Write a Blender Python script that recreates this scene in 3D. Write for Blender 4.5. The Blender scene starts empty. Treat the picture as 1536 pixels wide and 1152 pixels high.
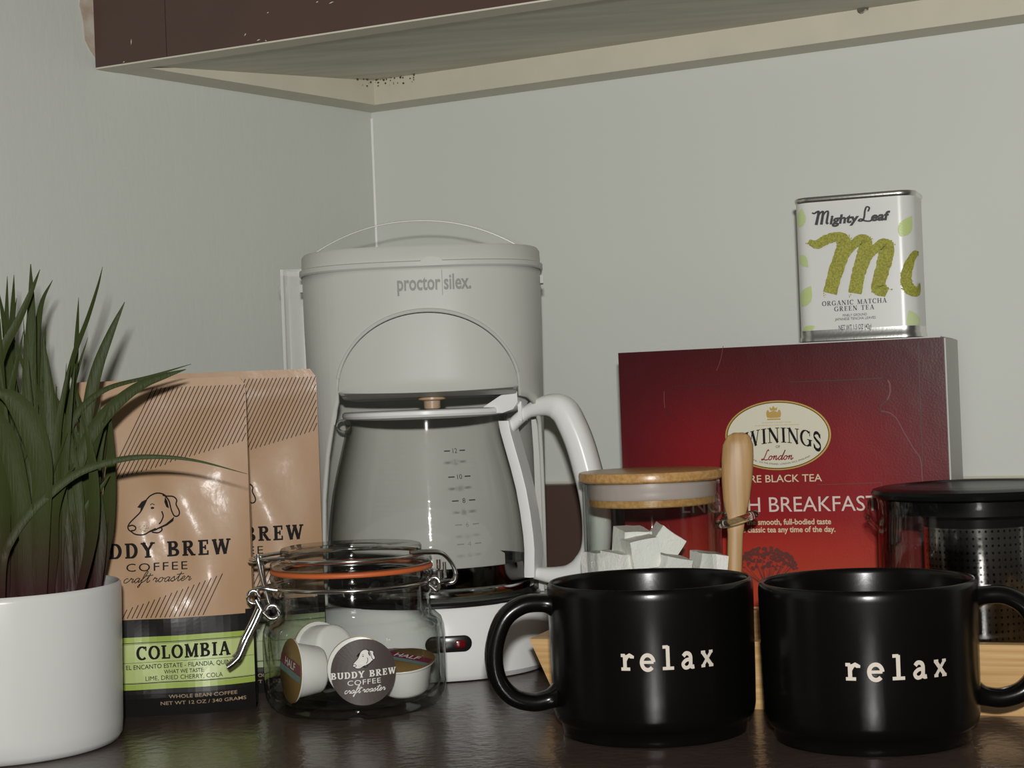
import bpy, bmesh, math, random
from mathutils import Vector, Matrix
random.seed(7)
S = bpy.context.scene
COL = S.collection
V = Vector
PI = math.pi

# ------------------------------------------------------------------ camera, world, flash, exposure
F = 2500.0; CH = 0.187
PITCH = math.atan(24 / 2500); ROLL = math.radians(2.25)
fw = V((0, math.cos(PITCH), math.sin(PITCH)))
r0 = V((1, 0, 0)); u0 = r0.cross(fw)
CR = math.cos(ROLL) * r0 - math.sin(ROLL) * u0
CU = math.sin(ROLL) * r0 + math.cos(ROLL) * u0
CC = V((0, 0, CH))
cam = bpy.data.cameras.new('camera')
cam.sensor_width = 36; cam.sensor_fit = 'HORIZONTAL'
cam.lens = F / 1536 * 36
cam.clip_start = 0.01
co = bpy.data.objects.new('camera', cam); COL.objects.link(co)
M = Matrix.Identity(4)
for i in range(3):
    M[i][0] = CR[i]; M[i][1] = CU[i]; M[i][2] = -fw[i]; M[i][3] = CC[i]
co.matrix_world = M
S.camera = co

w = bpy.data.worlds.new('room_light'); S.world = w; w.use_nodes = True
w.node_tree.nodes['Background'].inputs[0].default_value = (1.0, 0.95, 0.84, 1)
w.node_tree.nodes['Background'].inputs[1].default_value = 0.062

L = bpy.data.lights.new('camera_flash', 'AREA')          # the camera's pop-up flash, above and a little behind the lens
L.shape = 'RECTANGLE'; L.size = 0.030; L.size_y = 0.018; L.energy = 9.7; L.color = (1.0, 0.985, 0.955)
lo = bpy.data.objects.new('camera_flash', L); COL.objects.link(lo)
lm = M.copy(); lp = CC + CU * 0.088 - fw * 0.10
for i in range(3): lm[i][3] = lp[i]
lo.matrix_world = lm

S.view_settings.view_transform = 'Standard'
S.view_settings.look = 'None'
S.view_settings.gamma = 1
S.view_settings.use_curve_mapping = False
S.view_settings.exposure = 0.0

# ------------------------------------------------------------------ measuring helpers (photograph pixel -> point of the room)
def ray(x, y):
    d = fw + CR * ((x - 768) / F) - CU * ((y - 576) / F)
    return d / d.y
def at(x, y, Y): return CC + ray(x, y) * Y                     # at a distance Y
def onz(x, y, z):                                             # at a height z
    d = ray(x, y); return CC + d * ((z - CH) / d.z)
def onpl(x, y, p, n):
    d = ray(x, y); return CC + d * ((V(p) - CC).dot(n) / d.dot(n))

# ------------------------------------------------------------------ materials
def mat(name, col, rough=0.5, metal=0.0, bump=None, coat=0.0, noise=None, spec=0.5, stretch=(1, 1, 1), trans=0.0, ior=1.45, emit=None, bdist=0.001, coatr=0.05):
    m = bpy.data.materials.new(name); m.use_nodes = True
    nt = m.node_tree; b = nt.nodes['Principled BSDF']
    b.inputs['Base Color'].default_value = (*col, 1)
    b.inputs['Roughness'].default_value = rough
    b.inputs['Metallic'].default_value = metal
    b.inputs['Specular IOR Level'].default_value = spec
    b.inputs['Coat Weight'].default_value = coat
    b.inputs['Coat Roughness'].default_value = coatr
    b.inputs['Transmission Weight'].default_value = trans
    b.inputs['IOR'].default_value = ior
    if emit:
        b.inputs['Emission Color'].default_value = (*emit[0], 1); b.inputs['Emission Strength'].default_value = emit[1]
    def tc(scale):
        t = nt.nodes.new('ShaderNodeTexCoord'); mp = nt.nodes.new('ShaderNodeMapping')
        mp.inputs['Scale'].default_value = stretch
        nt.links.new(t.outputs['Object'], mp.inputs[0])
        n = nt.nodes.new('ShaderNodeTexNoise'); n.inputs['Scale'].default_value = scale; n.inputs['Detail'].default_value = 5
        nt.links.new(mp.outputs[0], n.inputs['Vector']); return n
    if noise:                                                  # (scale, second colour, sharpness)
        n = tc(noise[0]); r = nt.nodes.new('ShaderNodeValToRGB')
        k = noise[2] if len(noise) > 2 else 0.25
        r.color_ramp.elements[0].position = 0.5 - k; r.color_ramp.elements[1].position = 0.5 + k
        r.color_ramp.elements[0].color = (*col, 1); r.color_ramp.elements[1].color = (*noise[1], 1)
        nt.links.new(n.outputs['Fac'], r.inputs[0]); nt.links.new(r.outputs[0], b.inputs['Base Color'])
    if bump:                                                   # list of (scale, strength)
        prev = None
        for sc, st in (bump if isinstance(bump, list) else [bump]):
            n = tc(sc); bp = nt.nodes.new('ShaderNodeBump'); bp.inputs['Strength'].default_value = st; bp.inputs['Distance'].default_value = bdist
            nt.links.new(n.outputs['Fac'], bp.inputs['Height'])
            if prev: nt.links.new(prev.outputs[0], bp.inputs['Normal'])
            prev = bp
        nt.links.new(prev.outputs[0], b.inputs['Normal'])
        if coat: nt.links.new(prev.outputs[0], b.inputs['Coat Normal'])
    return m

def glass(name, edge=(0.45, 0.5, 0.46), face=(0.97, 0.98, 0.97), gloss=0.02, rough=0.02, top=0.5, ripple=None, power=3.0):
    """thin clear wall: light passes straight through, edges seen along the wall are darker, grazing views mirror"""
    m = bpy.data.materials.new(name); m.use_nodes = True
    nt = m.node_tree; nt.nodes.clear(); N = nt.nodes.new; lk = nt.links.new
    out = N('ShaderNodeOutputMaterial'); mx = N('ShaderNodeMixShader'); tr = N('ShaderNodeBsdfTransparent'); gl = N('ShaderNodeBsdfGlossy')
    lw = N('ShaderNodeLayerWeight'); lw.inputs[0].default_value = 0.5
    gl.inputs['Roughness'].default_value = rough; gl.inputs['Color'].default_value = (1, 1, 1, 1)
    pw = N('ShaderNodeMath'); pw.operation = 'POWER'; pw.inputs[1].default_value = 4.0
    lk(lw.outputs['Facing'], pw.inputs[0])
    ml = N('ShaderNodeMath'); ml.operation = 'MULTIPLY_ADD'; ml.inputs[1].default_value = top; ml.inputs[2].default_value = gloss
    lk(pw.outputs[0], ml.inputs[0]); lk(ml.outputs[0], mx.inputs[0])
    p2 = N('ShaderNodeMath'); p2.operation = 'POWER'; p2.inputs[1].default_value = power; lk(lw.outputs['Facing'], p2.inputs[0])
    mc = N('ShaderNodeMix'); mc.data_type = 'RGBA'; mc.inputs[6].default_value = (*face, 1); mc.inputs[7].default_value = (*edge, 1)
    lk(p2.outputs[0], mc.inputs[0]); lk(mc.outputs[2], tr.inputs[0])
    if ripple:
        t = N('ShaderNodeTexCoord'); mp = N('ShaderNodeMapping'); mp.inputs['Scale'].default_value = ripple[2]
        n = N('ShaderNodeTexNoise'); n.inputs['Scale'].default_value = ripple[0]; bp = N('ShaderNodeBump')
        bp.inputs['Strength'].default_value = ripple[1]; bp.inputs['Distance'].default_value = 0.001
        lk(t.outputs['Object'], mp.inputs[0]); lk(mp.outputs[0], n.inputs['Vector']); lk(n.outputs['Fac'], bp.inputs['Height'])
        lk(bp.outputs[0], gl.inputs['Normal'])
    lk(tr.outputs[0], mx.inputs[1]); lk(gl.outputs[0], mx.inputs[2]); lk(mx.outputs[0], out.inputs[0])
    return m

def wood(name, a, b, axis='X', scale=60.0, rough=0.45):
    m = bpy.data.materials.new(name); m.use_nodes = True
    nt = m.node_tree; p = nt.nodes['Principled BSDF']; N = nt.nodes.new; lk = nt.links.new
    t = N('ShaderNodeTexCoord'); mp = N('ShaderNodeMapping'); s = [scale, scale, scale * 4]
    if axis == 'Z': s = [scale * 3, scale * 3, scale * 0.12]
    if axis == 'X': s = [scale * 0.12, scale * 2, scale * 6]
    mp.inputs['Scale'].default_value = s
    n = N('ShaderNodeTexNoise'); n.inputs['Scale'].default_value = 1.0; n.inputs['Detail'].default_value = 4
    r = N('ShaderNodeValToRGB'); r.color_ramp.elements[0].position = 0.35; r.color_ramp.elements[1].position = 0.66
    r.color_ramp.elements[0].color = (*a, 1); r.color_ramp.elements[1].color = (*b, 1)
    lk(t.outputs['Object'], mp.inputs[0]); lk(mp.outputs[0], n.inputs['Vector']); lk(n.outputs['Fac'], r.inputs[0]); lk(r.outputs[0], p.inputs['Base Color'])
    p.inputs['Roughness'].default_value = rough
    return m

MT = {}
MT['wall_l'] = mat('wall_paint_rough', (0.585, 0.605, 0.555), 0.5, bump=[(260, 0.12), (60, 0.18)], stretch=(1, 1, 0.35), bdist=0.0015)
MT['wall_r'] = mat('wall_paint_smooth', (0.63, 0.65, 0.60), 0.42, bump=[(14, 0.10), (240, 0.04)], bdist=0.002)
MT['brown'] = mat('brown_gloss_paint', (0.068, 0.045, 0.037), 0.19, bump=[(42, 0.30), (170, 0.34)], noise=(30, (0.080, 0.056, 0.046)), bdist=0.0013, spec=0.42)
MT['brown2'] = mat('brown_cabinet_paint', (0.090, 0.052, 0.041), 0.38, bump=[(120, 0.12)], noise=(14, (0.075, 0.044, 0.035)))
MT['cream'] = mat('cream_old_paint', (0.56, 0.53, 0.43), 0.5, bump=[(60, 0.2)], noise=(26, (0.62, 0.58, 0.47)))
MT['grime'] = mat('grimy_underside_paint', (0.74, 0.71, 0.60), 0.55, bump=[(80, 0.25)], noise=(22, (0.47, 0.44, 0.37), 0.3), stretch=(0.35, 2.2, 1))
MT['bare'] = mat('bare_torn_plaster', (0.42, 0.33, 0.25), 0.8, noise=(60, (0.55, 0.50, 0.42), 0.1), bump=[(90, 0.5)])
MT['rust'] = mat('rust_stain', (0.10, 0.035, 0.014), 0.8, noise=(300, (0.04, 0.02, 0.01)))
MT['black'] = mat('black_satin_glaze', (0.0030, 0.0028, 0.0026), 0.23, spec=0.32, bump=[(420, 0.02)])
MT['cream_ink'] = mat('cream_glaze', (0.62, 0.55, 0.47), 0.55)
MT['pot'] = mat('matte_grey_ceramic', (0.585, 0.588, 0.565), 0.27, spec=0.3)
MT['soil'] = mat('dark_foam_soil', (0.02, 0.016, 0.012), 0.9, bump=[(200, 0.6)])
MT['plastic'] = mat('warm_white_plastic', (0.515, 0.52, 0.48), 0.36, spec=0.13)
MT['plastic_w'] = mat('bright_white_plastic', (0.80, 0.805, 0.785), 0.25, spec=0.3)
MT['plastic_g'] = mat('grey_plastic', (0.33, 0.33, 0.29), 0.4)  # darker grey plastic for the feet and one hinge lug
MT['logo'] = mat('grey_logo_ink', (0.23, 0.225, 0.205), 0.5)
MT['plate'] = mat('black_enamel_plate', (0.012, 0.012, 0.012), 0.25)
MT['chrome'] = mat('polished_steel', (0.62, 0.62, 0.60), 0.10, 1.0)
MT['wire'] = mat('bright_wire', (0.68, 0.67, 0.64), 0.17, 1.0)
MT['steel_band'] = mat('dark_chrome_band', (0.10, 0.095, 0.09), 0.10, 1.0)
MT['tinmetal'] = mat('tin_metal', (0.60, 0.60, 0.57), 0.28, 1.0, bump=[(600, 0.05)])
MT['switch'] = mat('black_switch', (0.010, 0.010, 0.010), 0.25)
MT['led'] = mat('red_indicator_lens', (0.13, 0.004, 0.007), 0.15, coat=0.3)
MT['nozzle'] = mat('amber_nozzle', (0.46, 0.33, 0.22), 0.35)
MT['glass'] = glass('clear_glass')
MT['glass_c'] = glass('carafe_glass', edge=(0.50, 0.51, 0.46), face=(0.998, 0.998, 0.995), gloss=0.014, rough=0.03, top=0.35, ripple=(3.0, 0.25, (10, 10, 160)))
MT['glass_j'] = glass('jar_glass', edge=(0.40, 0.43, 0.40), face=(0.985, 0.99, 0.985), gloss=0.035, rough=0.04, top=0.55, ripple=(30, 0.5, (1, 1, 1)), power=2.6)
MT['glass_k'] = mat('thick_glass', (0.90, 0.93, 0.90), 0.02, trans=1.0, ior=1.45)
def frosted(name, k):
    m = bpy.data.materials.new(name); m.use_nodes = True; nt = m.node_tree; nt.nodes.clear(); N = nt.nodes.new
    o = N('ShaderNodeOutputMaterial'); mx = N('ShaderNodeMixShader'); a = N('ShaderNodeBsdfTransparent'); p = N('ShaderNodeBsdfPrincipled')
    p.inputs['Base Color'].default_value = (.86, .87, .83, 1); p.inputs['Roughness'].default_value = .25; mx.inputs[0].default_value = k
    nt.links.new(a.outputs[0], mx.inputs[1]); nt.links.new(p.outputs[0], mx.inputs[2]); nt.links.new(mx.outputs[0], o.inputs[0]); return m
MT['clear'] = frosted('caustic_tube_film', .16)  # film of the added tube that imitates flash streaks
MT['clear_dome'] = frosted('caustic_dome_film', .03)  # film of the added dome shaped like the flash arc
MT['marks'] = frosted('faint_carafe_print', .5); MT['marks'].node_tree.nodes['Principled BSDF'].inputs['Base Color'].default_value = (.10, .10, .09, 1)
MT['clear_rib'] = frosted('pale_caustic_edge', .42)  # pale tone stands in for the bright edges of the caustics
MT['gasket'] = mat('orange_rubber', (0.52, 0.115, 0.03), 0.45)
MT['seal'] = mat('frosted_silicone', (0.46, 0.38, 0.36), 0.35, noise=(60, (0.42, 0.355, 0.335)))
MT['bamboo'] = wood('bamboo', (0.50, 0.30, 0.115), (0.62, 0.41, 0.19), 'X')
MT['bamboo_z'] = wood('bamboo_spoon_wood', (0.36, 0.205, 0.080), (0.49, 0.305, 0.130), 'Z', scale=90)
MT['bamboo_s'] = mat('bamboo_lid_wood', (0.39, 0.20, 0.062), 0.30, noise=(420, (0.50, 0.30, 0.115), 0.12), bump=[(500, 0.05)])
MT['tray'] = wood('tray_bamboo', (0.50, 0.285, 0.105), (0.66, 0.435, 0.20), 'X', scale=70)
MT['sugar'] = mat('sugar', (0.86, 0.85, 0.81), 0.6, bump=[(900, 0.5), (260, 0.4)])
MT['kraft'] = mat('kraft_paper_film', (0.43, 0.27, 0.155), 0.46, noise=(20, (0.385, 0.238, 0.134), 0.3), bump=[(45, 0.22), (16, 0.35)], coat=0.05, bdist=0.0014, coatr=0.15, spec=0.35)
MT['bagblack'] = mat('bag_black_film', (0.012, 0.011, 0.010), 0.32, bump=[(50, 0.12), (16, 0.2)], spec=0.25)
MT['ink'] = mat('black_brown_ink', (0.010, 0.008, 0.007), 0.6, spec=0.12)
MT['hatch'] = mat('dark_brown_hatch_ink', (0.036, 0.019, 0.012), 0.5, spec=0.2)
MT['green'] = mat('light_green_label', (0.42, 0.50, 0.185), 0.3, bump=[(40, 0.12)])
MT['green2'] = mat('deep_green_label_border', (0.30, 0.40, 0.07), 0.3)
MT['green_grey'] = mat('pale_green_label', (0.30, 0.36, 0.20), 0.3)
MT['tan_ink'] = mat('tan_ink', (0.36, 0.26, 0.17), 0.5)
MT['white_ink'] = mat('white_ink', (0.70, 0.68, 0.64), 0.5)
MT['sticker'] = mat('dark_brown_sticker', (0.060, 0.045, 0.040), 0.45)
MT['cup'] = mat('creamer_white_plastic', (0.80, 0.79, 0.745), 0.3)
MT['foil'] = mat('bronze_foil_print', (0.27, 0.165, 0.055), 0.35, 0.2)
MT['purple'] = mat('plum_print', (0.20, 0.022, 0.060), 0.4)
MT['teal'] = mat('teal_print', (0.16, 0.25, 0.25), 0.4)
MT['tinwhite'] = mat('white_tin_print', (0.68, 0.68, 0.655), 0.30)
MT['matcha'] = mat('matcha_powder_print', (0.37, 0.37, 0.062), 0.7, noise=(900, (0.24, 0.23, 0.028), 0.12))
MT['leafprint'] = mat('pale_leaf_print', (0.47, 0.58, 0.21), 0.4, noise=(40, (0.56, 0.65, 0.36)))
MT['charcoal'] = mat('charcoal_ink', (0.030, 0.030, 0.032), 0.5)
MT['gold'] = mat('gold_print', (0.48, 0.32, 0.085), 0.35, 0.3)
MT['ovalcream'] = mat('cream_oval_print', (0.66, 0.635, 0.50), 0.35)
MT['boxside'] = mat('plain_card', (0.50, 0.50, 0.46), 0.5)
MT['redtext'] = mat('crimson_ink', (0.26, 0.012, 0.02), 0.4)
MT['creamtext'] = mat('pale_cream_ink', (0.66, 0.52, 0.34), 0.45)
MT['pinktext'] = mat('pale_pink_ink', (0.70, 0.56, 0.50), 0.45)
MT['tree'] = mat('dark_tree_print', (0.11, 0.016, 0.010), 0.4)
MT['crease'] = mat('crease_edge', (0.17, 0.05, 0.05), 0.3)
MT['creased'] = mat('crease_dark', (0.035, 0.004, 0.006), 0.4)
MT['blackplastic'] = mat('black_gloss_plastic', (0.006, 0.006, 0.006), 0.26, spec=0.13)
MT['glass_t'] = glass('teapot_glass', edge=(0.26, 0.25, 0.24), face=(0.93, 0.93, 0.93), gloss=0.03, rough=0.02, top=0.5, power=2.2)

def box_print():
    """printed card: deep maroon at the rims, crimson inside, orange sunset low down"""
    m = bpy.data.materials.new('crimson_tea_box_print'); m.use_nodes = True
    nt = m.node_tree; p = nt.nodes['Principled BSDF']; N = nt.nodes.new; lk = nt.links.new
    t = N('ShaderNodeTexCoord'); sp = N('ShaderNodeSeparateXYZ'); lk(t.outputs['Object'], sp.inputs[0])
    rz = N('ShaderNodeValToRGB'); e = rz.color_ramp.elements
    mz = N('ShaderNodeMath'); mz.operation = 'MULTIPLY'; mz.inputs[1].default_value = 1 / 0.22
    lk(sp.outputs['Z'], mz.inputs[0]); lk(mz.outputs[0], rz.inputs[0])
    e[0].position = 0.0; e[0].color = (0.30, 0.020, 0.008, 1); e[1].position = 1.0; e[1].color = (0.050, 0.004, 0.006, 1)
    for pos, c in ((0.24, (0.42, 0.055, 0.022)), (0.36, (0.40, 0.030, 0.018)), (0.46, (0.28, 0.010, 0.012)), (0.72, (0.20, 0.007, 0.011)), (0.86, (0.105, 0.006, 0.009))):
        x = e.new(pos); x.color = (*c, 1)
    mxx = N('ShaderNodeMath'); mxx.operation = 'ABSOLUTE'; lk(sp.outputs['X'], mxx.inputs[0])
    rx = N('ShaderNodeMapRange'); rx.interpolation_type = 'SMOOTHSTEP'; rx.inputs[1].default_value = 0.045; rx.inputs[2].default_value = 0.118; lk(mxx.outputs[0], rx.inputs[0])
    rs = N('ShaderNodeMath'); rs.operation = 'MULTIPLY'; rs.inputs[1].default_value = 0.72; lk(rx.outputs[0], rs.inputs[0])
    mc = N('ShaderNodeMix'); mc.data_type = 'RGBA'; mc.inputs[7].default_value = (0.055, 0.006, 0.010, 1)
    lk(rs.outputs[0], mc.inputs[0]); lk(rz.outputs[0], mc.inputs[6]); lk(mc.outputs[2], p.inputs['Base Color'])
    p.inputs['Roughness'].default_value = 0.30; p.inputs['Specular IOR Level'].default_value = 0.3
    n = N('ShaderNodeTexNoise'); n.inputs['Scale'].default_value = 700; n2 = N('ShaderNodeTexNoise'); n2.inputs['Scale'].default_value = 30
    b = N('ShaderNodeBump'); b.inputs['Strength'].default_value = 0.05; b.inputs['Distance'].default_value = 0.001
    b2 = N('ShaderNodeBump'); b2.inputs['Strength'].default_value = 0.12; b2.inputs['Distance'].default_value = 0.002
    lk(t.outputs['Object'], n.inputs['Vector']); lk(t.outputs['Object'], n2.inputs['Vector'])
    lk(n.outputs['Fac'], b.inputs['Height']); lk(n2.outputs['Fac'], b2.inputs['Height']); lk(b.outputs[0], b2.inputs['Normal']); lk(b2.outputs[0], p.inputs['Normal'])
    return m
MT['boxred'] = box_print()

def leaf_mat():
    m = bpy.data.materials.new('artificial_grass_blade'); m.use_nodes = True
    nt = m.node_tree; p = nt.nodes['Principled BSDF']; N = nt.nodes.new; lk = nt.links.new
    t = N('ShaderNodeTexCoord'); sp = N('ShaderNodeSeparateXYZ'); lk(t.outputs['Object'], sp.inputs[0])
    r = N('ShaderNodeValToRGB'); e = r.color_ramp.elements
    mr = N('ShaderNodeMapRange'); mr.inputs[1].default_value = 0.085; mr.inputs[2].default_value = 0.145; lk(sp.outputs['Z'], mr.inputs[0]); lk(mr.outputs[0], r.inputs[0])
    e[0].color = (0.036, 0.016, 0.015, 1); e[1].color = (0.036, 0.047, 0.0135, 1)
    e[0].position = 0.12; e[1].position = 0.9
    lk(r.outputs[0], p.inputs['Base Color']); p.inputs['Roughness'].default_value = 0.40; p.inputs['Specular IOR Level'].default_value = 0.07
    mp = N('ShaderNodeMapping'); mp.inputs['Scale'].default_value = (1, 1, 0.08); n = N('ShaderNodeTexNoise'); n.inputs['Scale'].default_value = 900
    b = N('ShaderNodeBump'); b.inputs['Strength'].default_value = 0.22; b.inputs['Distance'].default_value = 0.001
    lk(t.outputs['Object'], mp.inputs[0]); lk(mp.outputs[0], n.inputs['Vector']); lk(n.outputs['Fac'], b.inputs['Height']); lk(b.outputs[0], p.inputs['Normal'])
    return m
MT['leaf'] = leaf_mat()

def mesh_mat():
    """steel infuser wall with rows of punched holes"""
    m = bpy.data.materials.new('perforated_steel'); m.use_nodes = True
    nt = m.node_tree; p = nt.nodes['Principled BSDF']; N = nt.nodes.new; lk = nt.links.new
    t = N('ShaderNodeTexCoord'); sp = N('ShaderNodeSeparateXYZ'); lk(t.outputs['Object'], sp.inputs[0])
    an = N('ShaderNodeMath'); an.operation = 'ARCTAN2'; lk(sp.outputs['Y'], an.inputs[0]); lk(sp.outputs['X'], an.inputs[1])
    def cell(src, k):
        a = N('ShaderNodeMath'); a.operation = 'MULTIPLY'; a.inputs[1].default_value = k; lk(src, a.inputs[0])
        f = N('ShaderNodeMath'); f.operation = 'FRACT'; lk(a.outputs[0], f.inputs[0])
        s = N('ShaderNodeMath'); s.operation = 'SUBTRACT'; s.inputs[1].default_value = 0.5; lk(f.outputs[0], s.inputs[0])
        q = N('ShaderNodeMath'); q.operation = 'MULTIPLY'; lk(s.outputs[0], q.inputs[0]); lk(s.outputs[0], q.inputs[1]); return q.outputs[0]
    ad = N('ShaderNodeMath'); ad.operation = 'ADD'; lk(cell(an.outputs[0], 9.0), ad.inputs[0]); lk(cell(sp.outputs['Z'], 240.0), ad.inputs[1])
    lt = N('ShaderNodeMath'); lt.operation = 'LESS_THAN'; lt.inputs[1].default_value = 0.035; lk(ad.outputs[0], lt.inputs[0])
    mc = N('ShaderNodeMix'); mc.data_type = 'RGBA'; mc.inputs[6].default_value = (0.42, 0.41, 0.39, 1); mc.inputs[7].default_value = (0.02, 0.02, 0.02, 1)
    lk(lt.outputs[0], mc.inputs[0]); lk(mc.outputs[2], p.inputs['Base Color'])
    p.inputs['Metallic'].default_value = 1; p.inputs['Roughness'].default_value = 0.16
    return m
MT['mesh'] = mesh_mat()

# ------------------------------------------------------------------ object helpers
def tag(o, label=None, cat=None, group=None, kind=None):
    if label: o['label'] = label
    if cat: o['category'] = cat
    if group: o['group'] = group
    if kind: o['kind'] = kind
    return o
def thing(name, label, cat, loc=(0, 0, 0), rotz=0.0, group=None):
    o = bpy.data.objects.new(name, None); COL.objects.link(o)
    o.empty_display_size = 0.02; o.location = loc; o.rotation_euler = (0, 0, rotz)
    return tag(o, label, cat, group)
def build(name, bm, m, parent=None, smooth=35, label=None):
    bmesh.ops.recalc_face_normals(bm, faces=bm.faces[:])
    me = bpy.data.meshes.new(name); bm.to_mesh(me); bm.free()
    o = bpy.data.objects.new(name, me); COL.objects.link(o)
    me.materials.append(MT[m] if isinstance(m, str) else m)
    if smooth:
        me.polygons.foreach_set('use_smooth', [True] * len(me.polygons))
        me.set_sharp_from_angle(angle=math.radians(smooth))
    if parent: o.parent = parent
    if label: o['label'] = label
    return o
def copy_tree(o, parent=None):
    c = o.copy(); COL.objects.link(c); c.parent = parent
    for ch in list(o.children): copy_tree(ch, c)
    return c

def B(): return bmesh.new()
def lathe(bm, prof, seg=64, c=(0, 0, 0), a0=0.0, a1=2 * PI, close=True):
    full = abs(a1 - a0 - 2 * PI) < 1e-6; n = seg if full else seg + 1
    rings = []
    for r, z in prof:
        if r < 1e-7: rings.append([bm.verts.new((c[0], c[1], c[2] + z))]); continue
        rings.append([bm.verts.new((c[0] + r * math.cos(a0 + (a1 - a0) * i / seg), c[1] + r * math.sin(a0 + (a1 - a0) * i / seg), c[2] + z)) for i in range(n)])
    for A, D in zip(rings, rings[1:]):
        for i in range(n if full else n - 1):
            j = (i + 1) % n
            if len(A) == 1 and len(D) == 1: continue
            if len(A) == 1: bm.faces.new((A[0], D[j], D[i]))
            elif len(D) == 1: bm.faces.new((A[i], A[j], D[0]))
            else: bm.faces.new((A[i], A[j], D[j], D[i]))
    return bm
def loft(bm, rings, cap0=True, cap1=True, closed=True):
    R = [[bm.verts.new(p) for p in r] for r in rings]
    n = len(R[0])
    for A, D in zip(R, R[1:]):
        for i in range(n if closed else n - 1):
            j = (i + 1) % n; bm.faces.new((A[i], A[j], D[j], D[i]))
    if cap0: bm.faces.new(R[0][::-1])
    if cap1: bm.faces.new(R[-1])
    return bm
def catmull(pts, n=8):
    P = [V(p) for p in pts]; out = []
    Q = [P[0] * 2 - P[1]] + P + [P[-1] * 2 - P[-2]]
    for i in range(1, len(Q) - 2):
        a, b, c, d = Q[i - 1:i + 3]
        for k in range(n):
            t = k / n
            out.append(0.5 * ((2 * b) + (c - a) * t + (2 * a - 5 * b + 4 * c - d) * t * t + (3 * b - a - 3 * c + d) * t ** 3))
    out.append(P[-1]); return out
def tube(bm, pts, rad, seg=10, up=(0, 0, 1), flat=1.0, closed=False, caps=True, power=2.0):
    """sweep; rad number or list; flat = second radius / first"""
    P = [V(p) for p in pts]; n = len(P); up = V(up); rings = []
    for i, p in enumerate(P):
        a = P[(i - 1) % n] if (closed or i) else P[i]; b = P[(i + 1) % n] if (closed or i < n - 1) else P[i]
        t = (b - a).normalized(); s = t.cross(up)
        if s.length < 1e-5: s = t.cross(V((0.3, 1, 0.1)))
        s.normalize(); q = s.cross(t).normalized()
        r = rad[i] if isinstance(rad, (list, tuple)) else rad
        ring = []
        for k in range(seg):
            a_ = 2 * PI * k / seg; ca, sa = math.cos(a_), math.sin(a_)
            ca = math.copysign(abs(ca) ** (2 / power), ca); sa = math.copysign(abs(sa) ** (2 / power), sa)
            ring.append(bm.verts.new(p + s * (r * flat * ca) + q * (r * sa)))
        rings.append(ring)
    m = n if closed else n - 1
    for i in range(m):
        A = rings[i]; D = rings[(i + 1) % n]
        for k in range(seg):
            j = (k + 1) % seg; bm.faces.new((A[k], A[j], D[j], D[k]))
    if caps and not closed:
        bm.faces.new(rings[0][::-1]); bm.faces.new(rings[-1])
    return bm
def slab(bm, poly, z0, z1):
    """prism over a plan polygon; z0/z1 numbers or functions of (x, y)"""
    f0 = z0 if callable(z0) else (lambda x, y: z0); f1 = z1 if callable(z1) else (lambda x, y: z1)
    return loft(bm, [[(x, y, f0(x, y)) for x, y in poly], [(x, y, f1(x, y)) for x, y in poly]])
def bevel(bm, w, seg=2, ang=30):
    es = [e for e in bm.edges if len(e.link_faces) == 2 and e.calc_face_angle(0) > math.radians(ang)]
    bmesh.ops.bevel(bm, geom=es, offset=w, segments=seg, affect='EDGES', profile=0.5); return bm
def boxm(bm, lo, hi):
    x0, y0, z0 = lo; x1, y1, z1 = hi
    return slab(bm, [(x0, y0), (x1, y0), (x1, y1), (x0, y1)], z0, z1)
def rrect(hx, hy, r, n=6):
    out = []
    for cx, cy, a in ((hx - r, hy - r, 0), (-hx + r, hy - r, 90), (-hx + r, -hy + r, 180), (hx - r, -hy + r, 270)):
        for k in range(n + 1):
            t = math.radians(a + 90 * k / n); out.append((cx + r * math.cos(t), cy + r * math.sin(t)))
    return out

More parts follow.
